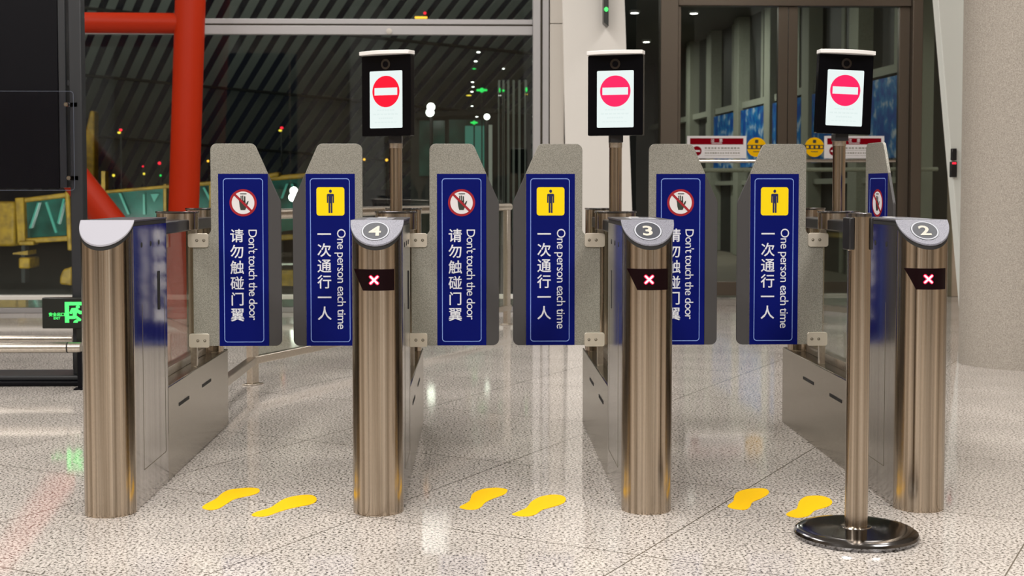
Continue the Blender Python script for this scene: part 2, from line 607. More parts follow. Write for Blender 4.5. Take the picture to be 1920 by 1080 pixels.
# wall strip over the doors up to the hall ceiling, and beside them
b = MB()
b.box((pxY(1160, DOOR_Y), DOOR_Y, pzY(-60, DOOR_Y, 1400)), (9, DOOR_Y + 0.15, 5.4), M['hall_wall'])
b.box((pxY(1786, DOOR_Y), DOOR_Y, 0), (9, DOOR_Y + 0.15, pzY(-60, DOOR_Y, 1400)), M['hall_wall'])
struct(b.build('wall_doors', smooth=False))

# glazed double door
dr = thing('door_1', 'bronze framed glass double door to the dark corridor', 'door', (0, DOOR_Y, 0))
del dr['category']
dr['kind'] = 'structure'
DX = lambda px: pxY(px, DOOR_Y)
DZ = lambda py: pzY(py, DOOR_Y, 1480)
ztop = DZ(-60)
b = MB()
b.box((DX(1235), -0.10, 0), (DX(1268), 0.06, ztop), M['bronze'])
b.box((DX(1268), -0.08, DZ(13)), (DX(1700), 0.05, ztop), M['bronze'])
b.box((DX(1700), -0.13, 0), (DX(1719), 0.07, ztop), M['bronze'])
b.build('door_frame', dr, bevel=0.006)
b = MB(); b.box((DX(1455), -0.05, 0.02), (DX(1473), 0.02, DZ(13) - 0.004), M['bronze']); b.box((DX(1268) + 0.003, -0.05, 0.02), (DX(1274), 0.02, DZ(13) - 0.004), M['bronze']); b.box((DX(1274), -0.05, 0.02), (DX(1455), 0.02, 0.16), M['bronze']); b.build('door_leaf_stiles', dr, bevel=0.004)
b = MB(); b.box((DX(1474), -0.05, 0.02), (DX(1491), 0.02, DZ(13) - 0.004), M['bronze']); b.box((DX(1680), -0.05, 0.02), (DX(1700) - 0.003, 0.02, DZ(13) - 0.004), M['bronze']); b.box((DX(1491), -0.05, 0.02), (DX(1680), 0.02, 0.16), M['bronze']); b.build('door_leaf_stiles', dr, bevel=0.004)
for a, c in ((1274, 1455), (1491, 1680), (1192, 1235), (1719, 1786)):
    b = MB(); b.box((DX(a), -0.018, 0.0), (DX(c), -0.010, ztop if a in (1192, 1719) else DZ(13)), M['glass_door']); b.build('door_pane', dr, smooth=False)
for a, c, y in ((1286, 1447, 303), (1500, 1672, 302)):
    b = MB()
    z = DZ(y)
    b.tube((DX(a), -0.10, z), (DX(c), -0.10, z), 0.017, M['chrome'], 16)
    b.tube((DX(a) + 0.04, -0.10, z), (DX(a) + 0.04, -0.015, z), 0.012, M['chrome'], 12)
    b.tube((DX(c) - 0.04, -0.10, z), (DX(c) - 0.04, -0.015, z), 0.012, M['chrome'], 12)
    b.build('push_bar', dr)
b = MB(); b.box((DX(1195), -0.30, 0.0), (DX(1800), -0.12, 0.012), M['white_strip']); struct(b.build('trim_1', bevel=0.003), 'white threshold strip before the glass doors')

# corridor behind the doors
SL = -0.0615
def wallX(Y): return 4.637 + SL * (Y - 16.4)
CZ = 3.93
b = MB(); b.box((1.3, 13.45, -0.2), (5.4, 30, -0.004), M['carpet']); struct(b.build('floor_corridor', smooth=False), 'brown carpet floor of the corridor')
b = MB(); b.box((1.3, DOOR_Y + 0.15, CZ), (5.4, 30, CZ + 0.1), M['dark_ceiling']); struct(b.build('ceiling_corridor', smooth=False))
b = MB(); b.box((1.3, 30, 0), (5.4, 30.1, CZ), M['dark_wall']); struct(b.build('wall_corridor_end', smooth=False))
b = MB()
b.prism([(1.30, DOOR_Y + 0.16), (1.40, DOOR_Y + 0.16), (1.45, 30), (1.35, 30)], 0, CZ, M['dark_wall'], axis='z')
struct(b.build('wall_corridor_left', smooth=False))
cw = thing('wall_corridor_right', 'dark corridor side wall with green grey piers', 'wall')
del cw['category']; cw['kind'] = 'structure'
b = MB(); b.prism([(wallX(13.7) + 0.19, 13.7), (wallX(13.7) + 0.29, 13.7), (wallX(30) + 0.29, 30), (wallX(30) + 0.19, 30)], 0, CZ, M['dark_wall'], axis='z'); b.build('wall_panel', cw, smooth=False)
for Y in (14.4, 16.26, 18.2, 20.1, 21.95, 23.85, 25.6, 27.4):
    b = MB(); b.box((wallX(Y), Y, 0), (wallX(Y) + 0.20, Y + 0.40, CZ), M['pier']); b.build('pier', cw, bevel=0.008)
    b = MB(); b.box((wallX(Y) + 0.11, Y + 1.0, 0), (wallX(Y) + 0.20, Y + 1.15, CZ), M['pier']); b.build('slim_mullion', cw, bevel=0.004)
for z0, z1 in ((2.43, 2.53), (1.17, 1.24)):
    b = MB(); b.prism([(wallX(14.6) + 0.07, 14.6), (wallX(14.6) + 0.18, 14.6), (wallX(30) + 0.18, 30), (wallX(30) + 0.07, 30)], z0, z1, M['pier'], axis='z'); b.build('wall_rail', cw, smooth=False)
b = MB(); b.tube((DX(1262), 0.35, DZ(319)), (wallX(13.85) + 0.02, 0.35, DZ(316)), 0.022, M['pier'], 16)
o = b.build('trim_2'); o.location = (0, DOOR_Y, 0); struct(o, 'grey crash rail behind the glass doors')

# leaning white fin and concrete column on the right
FN = 10.3            # plane of its visible left edge
fp = lambda px, py: (atY(px, py, FN).x, atY(px, py, FN).z)
a0, a1 = fp(1748, 0), fp(1787, 455)
b = MB()
b.prism([ext(a0, a1, 0), (ext(a0, a1, 0)[0] + 0.22, 0), (ext(a0, a1, 5.4)[0] + 0.62, 5.4), ext(a0, a1, 5.4)], FN - 0.12, FN, M['pale_green'])
tag(b.build('leaning_fin', bevel=0.006), 'pale leaning steel fin beside the big concrete column', 'column')
CC = (3.395, 8.27)
b = MB()
b.lathe([(0.35, 0.0), (0.35, 5.4)], M['concrete'], 96, (0, 0, 0))
o = b.build('concrete_column'); o.location = (CC[0], CC[1], 0)
tag(o, 'thick round speckled concrete column at the right edge', 'column')

# card reader on the fin
q = atY(1786, 308, FN - 0.12)
t_ = thing('access_reader', 'small black access reader with red lamp on the pale leaning fin', 'card reader', (q.x, FN - 0.12, q.z))
b = MB(); b.box((-0.022, -0.04, -0.10), (0.022, 0.006, 0.02), M['black']); b.build('reader_body', t_, bevel=0.004)
b = MB(); b.box((-0.016, -0.035, 0.03), (0.020, 0.006, 0.12), M['black']); b.build('upper_module', t_, bevel=0.004)
b = MB(); b.box((-0.016, -0.046, 0.0), (0.012, -0.038, 0.014), M['lamp_red']); b.build('status_lamp', t_)

# ------------------------------------------------------------------ red tubular steelwork inside the glazing
RY = 11.45
R = 0.127
fr = thing('steel_frame', 'red painted tubular steel frame of column, beam and brace before the glazing', 'steel frame', atZ(338, 592, 0))
P0 = atY(338.2, 592, RY); P1 = atY(357, 0, RY)
d_ = (P1 - P0)
top = P0 + d_ * ((5.39 - P0.z) / d_.z)
base = P0 + d_ * ((0.0 - P0.z) / d_.z)
org = Vector(fr.location)
b = MB(); b.tube(base - org, top - org, R, M['orange_steel'], 48); b.build('column', fr)
b = MB(); b.tube(atY(-420, 38, RY) - org, atY(352, 44, RY) - org, 0.087, M['orange_steel'], 40); b.build('beam', fr)
b = MB(); b.tube(atY(-180, -72, RY) - org, atY(330, 572, RY) - org, R, M['orange_steel'], 48); b.build('brace', fr)

# ------------------------------------------------------------------ outside: apron
b = MB(); b.box((-40, WIN_Y + 0.3, -0.6), (0.28, 60, -0.5), M['tarmac']); struct(b.build('ground', smooth=False), 'dark apron outside')
# reflection of the hall's ceiling slats, built as sloping geometry behind the glass
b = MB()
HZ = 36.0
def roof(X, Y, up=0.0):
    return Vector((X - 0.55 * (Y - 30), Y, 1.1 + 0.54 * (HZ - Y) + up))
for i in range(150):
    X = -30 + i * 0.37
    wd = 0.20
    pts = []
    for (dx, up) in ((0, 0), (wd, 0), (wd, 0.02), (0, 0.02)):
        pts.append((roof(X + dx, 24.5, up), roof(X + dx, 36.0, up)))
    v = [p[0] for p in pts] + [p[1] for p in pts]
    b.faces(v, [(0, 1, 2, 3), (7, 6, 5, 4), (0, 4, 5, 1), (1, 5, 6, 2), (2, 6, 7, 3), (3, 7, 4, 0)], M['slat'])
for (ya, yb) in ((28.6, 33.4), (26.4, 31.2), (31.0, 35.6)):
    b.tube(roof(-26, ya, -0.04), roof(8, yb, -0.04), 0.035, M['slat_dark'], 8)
struct(b.build('mirrored_ceiling_slats', smooth=False), 'dim reflection of the slatted hall ceiling, built as slats behind the dark glazing')

# boarding bridge on the apron
OY = 21.0
jb = thing('boarding_bridge', 'yellow framed boarding bridge with teal lit glass beyond the window', 'boarding bridge', (-8, OY, -0.5))
jo = Vector((-8, OY, -0.5))
def quadpx(mb, pts, m, Y0=OY, th=0.25):
    P = [atY(px, py, Y0) - jo for px, py in pts]
    mb.prism([(p.x, p.z) for p in P], Y0 - jo.y, Y0 - jo.y + th, m)
def part(name, pts, m, dy=0.0, th=0.25, bevel=0.0):
    mb = MB(); quadpx(mb, pts, m, OY + dy, th); return mb.build(name, jb, bevel=bevel)
rect = lambda x0, y0, x1, y1: [(x0, y0), (x1, y0), (x1, y1), (x0, y1)]
part('cab_wall', rect(-60, 378, 28, 462), M['yellow_paint'], th=0.8, bevel=0.05)
part('post', [(27, 371), (44, 370), (47, 457), (32, 458)], M['yellow_paint'], -0.05, bevel=0.02)
part('post', [(121, 358), (130, 362), (134, 470), (126, 470)], M['yellow_paint'], -0.05, bevel=0.02)
part('top_beam', [(44, 371), (125, 361), (125, 370), (44, 380)], M['yellow_paint'], bevel=0.02)
part('sill_beam', [(46, 447), (128, 442), (128, 452), (46, 457)], M['yellow_paint'], bevel=0.02)
part('glass_panel', [(46, 380), (122, 370), (126, 443), (48, 447)], M['teal_lit'], 0.08, 0.05)
for pts in ([(70, 380), (73, 380), (58, 428), (54, 428)], [(84, 380), (88, 378), (107, 436), (103, 437)], [(118, 372), (121, 374), (110, 420), (107, 418)]):
    part('glazing_brace', pts, M['teal_bright'], 0.02, 0.05)
part('bracket', rect(34, 452, 63, 460), M['yellow_paint'], -0.1, bevel=0.02)
part('drive_box', rect(34, 483, 55, 504), M['yellow_paint'], -0.1, 0.5, bevel=0.03)
part('leg', rect(40, 457, 47, 530), M['slat_dark'], 0.0, 0.2)
part('walkway', [(24, 474), (52, 470), (52, 478), (24, 477)], M['yellow_paint'], -0.1, 0.4)
part('wheel_housing', [(118, 505), (134, 500), (134, 536), (111, 533), (112, 518)], M['yellow_paint'], -0.1, 0.4, bevel=0.03)
part('ground_beam', rect(-60, 541, 560, 553), M['yellow_paint'], 1.5, 0.3)
part('tunnel_beam', [(196, 357), (312, 347), (600, 322), (600, 332), (312, 353), (196, 363)], M['yellow_paint'], -0.05, bevel=0.02)
part('tunnel_floor', [(196, 462), (600, 436), (600, 446), (196, 474)], M['yellow_paint'], -0.05, bevel=0.02)
for (xa, xb, ya, yb) in ((200, 306, 357, 348), (312, 392, 348, 342), (398, 482, 341, 336), (488, 598, 335, 327)):
    part('glass_panel', [(xa, ya + 5), (xb, yb + 5), (xb, yb + 98), (xa, ya + 104)], M['teal_lit'], 0.10, 0.05)
for pts in ([(268, 364), (271, 364), (272, 402), (268, 402)], [(282, 364), (298, 363), (289, 379)], [(380, 352), (383, 351), (402, 386), (399, 390)], [(536, 345), (540, 344), (530, 372), (526, 372)], [(545, 345), (549, 345), (566, 386), (562, 386)], [(222, 362), (226, 362), (243, 402), (239, 402)]):
    part('glazing_brace', pts, M['teal_bright'], 0.04, 0.05)
for x in (309, 395, 485):
    part('post', rect(x - 3, 345, x + 3, 460), M['yellow_paint'], -0.02, bevel=0.01)
part('post', rect(190, 321, 197, 358), M['yellow_paint'], 0.0, 0.2)
part('orange_cowl', [(500, 326), (523, 322), (524, 331), (500, 334)], M['yellow_paint'], -0.2, 0.3, bevel=0.03)
part('service_deck', rect(520, 507, 560, 536), M['yellow_paint'], -1.0, 0.3)
part('deck_rail', rect(515, 494, 562, 497), M['white_strip'], -1.0, 0.05)

# yellow tapering mast
mo = atY(170, 330, 24.0)
b = MB(); b.prism([(atY(px, py, 24).x - mo.x, atY(px, py, 24).z) for px, py in ((156, 512), (180, 512), (181, 209), (173, 208), (160, 268))], -0.15, 0.15, M['yellow_paint'])
o = b.build('tapering_mast', bevel=0.03); o.location = (mo.x, 24.0, 0); tag(o, 'yellow tapering mast outside beside the black post', 'mast')

# lit pier building on the apron
BY = 25.5
bo = Vector((-0.6, BY, -0.5))
pb = thing('pier_building', 'dark pier building with teal lit windows outside', 'building', bo)
def bpart(name, pts, m, dy=0.0, th=0.2):
    P = [atY(px, py, BY + dy) - bo for px, py in pts]
    mb = MB(); mb.prism([(p.x, p.z) for p in P], dy, dy + th, m); return mb.build(name, pb)
bpart('wall', rect(770, 214, 996, 460), M['dark_wall'], 0.0, 1.0)
bpart('roof_beam', [(772, 212), (928, 204), (928, 212), (772, 222)], M['slat_dark'], -0.4, 0.3)
bpart('window', rect(842, 224, 908, 330), M['teal_lit'], -0.06, 0.05)
bpart('window', rect(872, 236, 908, 332), M['teal_bright'], -0.09, 0.03)
bpart('window', rect(786, 226, 834, 330), M['teal_lit'], -0.06, 0.05)
bpart('lit_column', rect(913, 234, 923, 352), M['pale_green'], -0.25, 0.2)
for x in (934, 942, 951, 961, 972, 984):
    bpart('mullion', rect(x, 150, x + 4, 460), M['slat'], -0.3, 0.2)

# lamps outside
def lamp_ball(name, px, py, rpx, m, Y, label, cat, group=None, sz=1.0, wide=1.0):
    p = atY(px, py, Y)
    mb = MB(); mb.ball((0, 0, 0), rpx * Y / F, m, 16, sz)
    if name == 'apron_light':
        t = thing(name, label, cat, (p.x, p.y, -0.5), 0, group)
        o = mb.build('lamp_head', t); o.location = (0, 0, p.z + 0.5)
        mb = MB(); mb.tube((0, 0.03, 0), (0, 0.03, p.z + 0.5), 0.01, M['slat_dark'], 8); mb.build('mast', t)
        return t
    o = mb.build(name); o.location = p
    if wide != 1.0:
        o.scale = (wide, 1, 1)
    tag(o, label, cat, group); return o
def lamp_mast(px, py, rpx, m, Y, label, double=False):
    p = atY(px, py, Y)
    t = thing('floodlight', label, 'floodlight', (p.x, Y, -0.5))
    mb = MB(); mb.tube((0, 0.12, 0), (0, 0.12, p.z + 0.5), 0.03, M['slat_dark'], 10); mb.build('mast', t)
    mb = MB(); mb.ball((0, 0, p.z + 0.5 + (0.04 if double else 0)), rpx * Y / F, m, 20); mb.build('lamp_head', t)
    if double:
        mb = MB(); mb.ball((-0.015, -0.02, p.z + 0.5 - 0.055), rpx * Y / F * 1.02, m, 20); mb.build('lamp_head', t)
    return t
lamp_mast(808, 205, 7.5, M['lamp_white'], 23.0, 'bright white double floodlight outside right of the left face terminal', True)
lamp_mast(913, 219, 5.5, M['lamp_white'], 23.0, 'bright white floodlight on the pier building near its lit column')
lamp_mast(551, 363, 7.5, M['lamp_white'], 19.5, 'white floodlight glowing between the two leftmost gate flaps', True)
for px, py, who in ((225, 246, 'left of the red column'), (527, 242, 'above the leftmost gate gap')):
    p = atY(px, py, 22.5)
    t = thing('beacon', 'small red and white beacon outside ' + who, 'beacon', (p.x, 22.5, -0.5))
    mb = MB(); mb.tube((0, 0.05, 0), (0, 0.05, p.z + 0.48), 0.012, M['slat_dark'], 8); mb.build('mast', t)
    mb = MB(); mb.ball((0.012, 0, p.z + 0.52), 0.028, M['lamp_red'], 12, 0.8); mb.build('red_lamp', t)
    mb = MB(); mb.ball((-0.012, -0.01, p.z + 0.475), 0.03, M['lamp_yellow'], 12, 0.6); mb.build('white_lamp', t)
p = atY(790, 33, 22.5)
t = thing('roof_lamp', 'amber lamp bar with red tip just above the window transom', 'lamp', p)
mb = MB(); mb.box((-0.11, -0.03, -0.018), (0.10, 0.03, 0.018), M['lamp_amber']); mb.build('lamp_bar', t, bevel=0.012)
mb = MB(); mb.ball((0.06, 0, 0.075), 0.025, M['lamp_red'], 12); mb.build('red_lamp', t)
mb = MB(); mb.tube((0.06, 0.02, 0.0), (0.06, 0.02, 0.075), 0.008, M['slat_dark'], 8); mb.build('stem', t)
G1 = 'small lights on the dark horizon'
for px, py, r, m, l in ((213, 329, 2.6, 'lamp_yellow', 'tiny yellow apron light left of the red column'), (270, 326, 2.2, 'lamp_yellow', 'tiny dim yellow apron light nearest the red column'),
                        (301, 329, 2.0, 'lamp_green', 'tiny green apron light beside the red column'), (268, 312, 1.8, 'lamp_red', 'tiny red apron light left of the red column'),
                        (299, 306, 3.0, 'lamp_red', 'red apron light cluster beside the red column'), (390, 302, 2.2, 'lamp_amber', 'tiny amber light right of the red column'),
                        (683, 299, 2.2, 'lamp_amber', 'tiny amber light at the edge of the second gate flap'), (725, 300, 2.6, 'lamp_amber', 'tiny amber light left of the left terminal pole')):
    lamp_ball('apron_light', px, py, r, M[m], 24.8 if m == 'lamp_red' else 24.0, l, 'light', G1)
G2 = 'ceiling lights inside the pier building'
for px, py, r in ((897, 98, 2.4), (892, 115, 2.2), (886, 154, 1.8), (887, 163, 1.6), (885, 172, 1.8), (885, 199, 1.5), (894, 219, 1.6)):
    lamp_ball('ceiling_light', px, py, r, M['lamp_white'], 24.5, 'tiny white ceiling light in a row outside above the pier building', 'light', G2, 0.45, 1.5)
lamp_ball('ceiling_light', 944, 129, 1.5, M['lamp_white'], 24.5, 'tiny white light well above the green dot light outside', 'light', G2, 0.45, 1.5)
lamp_ball('ceiling_light', 937, 179, 1.5, M['lamp_white'], 24.5, 'tiny white light just under the thin green light outside', 'light', G2, 0.45, 1.5)
lamp_ball('ceiling_light', 889, 129, 2.4, M['lamp_green'], 24.5, 'tiny yellow green light in the row above the pier building', 'light', G2, 0.45, 1.5)
lamp_ball('ceiling_light', 879, 179, 3.0, M['lamp_yellow'], 24.5, 'pale yellow oblong light beside the green exit light outside', 'light', G2, 0.4, 1.7)
lamp_ball('ceiling_light', 987, 177, 2.0, M['lamp_yellow'], 24.5, 'tiny yellow light outside next to the window mullion', 'light', G2, 0.6, 1.2)
G3 = 'green exit lights outside'
for px, py, w_, h_, l in ((903.5, 169, 20, 9, 'largest blurred green exit light outside'), (889, 230, 13, 7, 'green exit light low in the teal lit windows'), (937, 169, 3, 9, 'thin green light outside right of the largest exit light'), (944, 170, 4.5, 4.5, 'round green dot light outside'), (987, 168, 4, 9, 'thin green light outside beside the window mullion')):
    p = atY(px, py, 24.3)
    mb = MB(); k = 24.3 / F
    mb.ball((0, 0, 0), h_ * k / 2, M['lamp_green'], 16)
    if w_ > h_ * 1.2:
        mb.box((-w_ * k / 2, -0.01, -h_ * k * 0.22), (w_ * k / 2, 0.01, h_ * k * 0.22), M['lamp_green'])
    t = thing('exit_light', l, 'light', (p.x, p.y, -0.5), 0, G3)
    o = mb.build('lamp_head', t, bevel=0.006 if w_ > h_ * 1.2 else 0); o.location = (0, 0, p.z + 0.5)
    if w_ < h_ * 0.8:
        o.scale = (w_ / h_, 1, 1)
    mb = MB(); mb.tube((0, 0.05, 0), (0, 0.05, p.z + 0.5), 0.012, M['slat_dark'], 8); mb.build('mast', t)

# corridor and hall downlights
G4 = 'recessed corridor downlights'
for px, py, Y, l in ((1190, 21, None, 'downlight at the upper left of the door glass'), (1212, 76, None, 'downlight nearest the left door jamb'), (1183, 97, None, 'faint downlight above the middle face terminal'), (1301, 22, None, 'downlight seen through the left door leaf')):
    p = atZ(px, py, 3.92)
    mb = MB(); mb.lathe([(0.075, -0.03), (0.085, -0.02), (0.085, 0.01)], M['white_plastic'], 24); mb.lathe([(0.06, -0.034), (0.06, -0.031)], M['lamp_white'], 24)
    o = mb.build('downlight'); o.location = (p.x, p.y, 3.93 - 0.01)
    tag(o, 'recessed white ' + l, 'downlight', G4)

# ------------------------------------------------------------------ turnstiles
YT = atZ(703, 969, 0).y          # front tip of the columns
ND = 0.088                       # depth of the rounded nose
YS = YT + ND
HW = 0.086                       # half width of a column
ZT = 0.994
K0 = YS / F
YF = YS * 1.233                  # flap plane
KF = YF / F
L_F = YF - YT                    # local y of the flaps
L_BOX = YS * 1.106 - YT
L_END = YS * 1.372 - YT
PXC = [(199, 333), (707, 742.5), (1214, 1154), (1728, 1573.5)]
XC = [0.5 * (pxY(a, YS) + pxY(c, YF)) for a, c in PXC]


def nose(n=28, hw=HW, dep=ND, y1=None, off=0.0):
    """plan outline: flat back corners, straight sides, half ellipse nose (nose tip at y=0)"""
    pts = []
    for i in range(n + 1):
        t = math.pi * i / n
        pts.append((-(hw + off) * math.cos(t), dep - (dep + off) * math.sin(t)))
    if y1 is not None:
        pts = pts + [(hw + off, y1 + off), (-hw - off, y1 + off)]
    return pts


PLY = 0.0915                      # where the slanted plate starts (local y)
PLZ0 = 0.917                     # plate height at the nose tip
def plane_z(y):
    return PLZ0 + (ZT - PLZ0) * min(1.0, max(-0.05, y / PLY))


def column_mesh(mb, pts, top, m):
    n = len(pts)
    v = [(x, y, 0.0) for x, y in pts] + [(x, y, top(y)) for x, y in pts]
    f = [tuple(range(n - 1, -1, -1))]
    for i in range(n):
        j = (i + 1) % n
        f.append((i, j, j + n, i + n))
    # top: slanted part and flat part
    mb.faces(v, f, m)
    top_pts = [(x, y) for x, y in pts]
    sl = [i for i in range(n) if pts[i][1] <= PLY + 1e-6]
    fl = [i for i in range(n) if pts[i][1] >= PLY - 1e-6]
    return v


def outline_with_break(off=0.0, y1=L_BOX):
    pts = nose(28, HW, ND, None, off)
    pts = pts + [(HW + off, PLY), (HW + off, y1), (-HW - off, y1), (-HW - off, PLY)]
    return pts


def badge_matrix(cx):
    # plane of the slanted plate: u along x, v up the slope
    sl = math.atan2(ZT - PLZ0, PLY)
    u = Vector((1, 0, 0))
    v = Vector((0, math.cos(sl), math.sin(sl)))
    nrm = u.cross(v)
    Mx = Matrix((u, v, nrm)).transposed().to_4x4()
    return Mx, u, v, nrm


def disc(mb, r, z0, z1, m, Mx, n=48, ri=None):
    if ri is None:
        v = [(r * math.cos(2 * math.pi * i / n), r * math.sin(2 * math.pi * i / n), z) for z in (z0, z1) for i in range(n)]
        f = [tuple(range(n - 1, -1, -1)), tuple(range(n, 2 * n))] + [(i, (i + 1) % n, (i + 1) % n + n, i + n) for i in range(n)]
    else:
        v = [(q * math.cos(2 * math.pi * i / n), q * math.sin(2 * math.pi * i / n), z) for z in (z0, z1) for q in (r, ri) for i in range(n)]
        f = []
        for i in range(n):
            j = (i + 1) % n
            f += [(i, j, j + 2 * n, i + 2 * n), (n + j, n + i, n + i + 2 * n, n + j + 2 * n), (2 * n + i, 2 * n + j, 3 * n + j, 3 * n + i), (j, i, n + i, n + j)]
    mb.faces(v, f, m, Mx)


def rrect(x0, y0, x1, y1, r, n=6):
    pts = []
    for cx, cy, a0 in ((x1 - r, y1 - r, 0), (x0 + r, y1 - r, 90), (x0 + r, y0 + r, 180), (x1 - r, y0 + r, 270)):
        for i in range(n + 1):
            a = math.radians(a0 + 90 * i / n)
            pts.append((cx + r * math.cos(a), cy + r * math.sin(a)))
    return pts


def round_poly(pts, radii, n=7):
    """fillet the corners of a polygon"""
    out = []
    N_ = len(pts)
    for i in range(N_):
        p = Vector(pts[i]); a = Vector(pts[i - 1]); c = Vector(pts[(i + 1) % N_])
        r = radii[i]
        if r <= 0:
            out.append(tuple(p)); continue
        d1 = (a - p).normalized(); d2 = (c - p).normalized()
        ang = d1.angle(d2)
        t = min(r / math.tan(ang / 2), 0.49 * (a - p).length, 0.49 * (c - p).length)
        r_ = t * math.tan(ang / 2)
        bis = (d1 + d2).normalized()
        ctr = p + bis * (r_ / math.sin(ang / 2))
        s = p + d1 * t - ctr; e = p + d2 * t - ctr
        a0 = math.atan2(s.y, s.x); a1 = math.atan2(e.y, e.x)
        da = (a1 - a0 + math.pi) % (2 * math.pi) - math.pi
        for k in range(n + 1):
            aa = a0 + da * k / n
            out.append((ctr.x + r_ * math.cos(aa), ctr.y + r_ * math.sin(aa)))
    return out


def build_sign(kind, parent, yf):
    """blue adhesive sign; drawn in pixels around its own centre line, then scaled to metres"""
    def U(px): return px * KF
    def Z(py): return CAMH - (py - 355.0) * KF
    mb = MB()
    # pixel columns relative to the hinge centre line
    if kind == 'hand':
        s0, s1, b0, b1, ic, cj, en = 76.5, 168.5, 85.5, 159.5, 122.5, 110.5, 134.0
    else:
        s0, s1, b0, b1, ic, cj, en = -168.0, -76.5, -160.0, -86.0, -122.0, -134.0, -117.0 + 12.0
    LY = [yf]
    def flat(pts, m, lvl):
        y0 = yf - 0.0006 * lvl
        mb.prism([(U(a), Z(c)) for a, c in pts], y0 - 0.0006, y0, m)
    flat([(s0, 326), (s1, 326), (s1, 648), (s0, 648)], M['blue'], 0)
    # pale border line
    o_ = rrect(b0, 334.5, b1, 641, 6); i_ = rrect(b0 + 1.3, 335.8, b1 - 1.3, 639.7, 5)
    n = len(o_)
    v = [(U(a), yf - 0.0012, Z(c)) for a, c in o_] + [(U(a), yf - 0.0012, Z(c)) for a, c in i_]
    mb.faces(v, [(i, (i + 1) % n, (i + 1) % n + n, i + n) for i in range(n)], M['sign_line'])
    T = lambda px, py: Matrix.Translation((U(px), yf - 0.0016, Z(py))) @ Matrix.Rotation(math.pi / 2, 4, 'X')
    TV = lambda px, py: Matrix.Translation((U(px), yf - 0.0016, Z(py))) @ Matrix.Rotation(math.pi / 2, 4, 'X') @ Matrix.Rotation(-math.pi / 2, 4, 'Z')
    if kind == 'hand':
        cy = 380.0
        def circ(r, m, lvl, n=48):
            flat([(ic + r * math.cos(2 * math.pi * i / n), cy + r * math.sin(2 * math.pi * i / n)) for i in range(n)], m, lvl)
        circ(25.3, M['red'], 1)
        circ(21.0, M['notice_white'], 2)
        k = 1 / 6.754
        h = lambda pts: [(ic + (a - 368) * k, cy + (c - 400) * k) for a, c in pts]
        flat(h([(331, 282), (412, 282), (412, 293), (331, 293)]), M['ink'], 3)
        flat(h([(318, 378), (398, 372), (402, 415), (425, 380), (438, 376), (432, 405), (412, 448), (394, 492), (338, 492), (326, 450)]), M['ink'], 3)
        for x0, x1, yt in ((319, 331, 352), (337, 350, 312), (357, 372, 310), (381, 398, 318)):
            flat(h([(x0, yt), (x1, yt), (x1, 386), (x0, 386)]), M['ink'], 3)
        a = math.radians(45)
        ca, sa = math.cos(a), math.sin(a)
        bar = [(-22.5, -2.1), (22.5, -2.1), (22.5, 2.1), (-22.5, 2.1)]
        flat([(ic + x * ca - y * sa, cy + x * sa + y * ca) for x, y in bar], M['red'], 4)
        for i, ch in enumerate('请勿触碰门翼'):
            mb.text(ch, 26.3 * KF, M['sign_white'], T(cj, 441 + 29.6 * i + 10.2), weight=0.012)
        mb.text("Don't touch the door", 22.6 * KF, M['sign_white'], TV(en - 2.0, 428.5), space=0.87, align='LEFT', weight=0.0)
    else:
        flat(rrect(ic - 26, 351, ic + 26, 404, 5), M['yellow'], 1)
        cy = 355.0
        flat([(ic + 2.7 * math.cos(2 * math.pi * i / 24), 358.5 + 3.0 * math.sin(2 * math.pi * i / 24)) for i in range(24)], M['navy'], 2)
        flat(round_poly([(ic - 6.6, 363.3), (ic + 6.6, 363.3), (ic + 6.6, 380.3), (ic + 4.2, 380.3), (ic + 4.2, 368), (ic + 3.6, 368), (ic + 3.6, 399), (ic + 0.5, 399), (ic + 0.5, 381), (ic - 0.5, 381), (ic - 0.5, 399), (ic - 3.6, 399), (ic - 3.6, 368), (ic - 4.2, 368), (ic - 4.2, 380.3), (ic - 6.6, 380.3)], [2, 2] + [0] * 14), M['navy'], 2)
        for i, ch in enumerate('一次通行一人'):
            mb.text(ch, 27.0 * KF, M['sign_white'], T(cj, 439 + 29.6 * i + 10.0), weight=0.010)
        mb.text('One person each time', 23.0 * KF, M['sign_white'], TV(en - 4.9, 428.0), space=0.91, align='LEFT', weight=0.0)
    return mb.build('sign', parent, smooth=False, recalc=False)


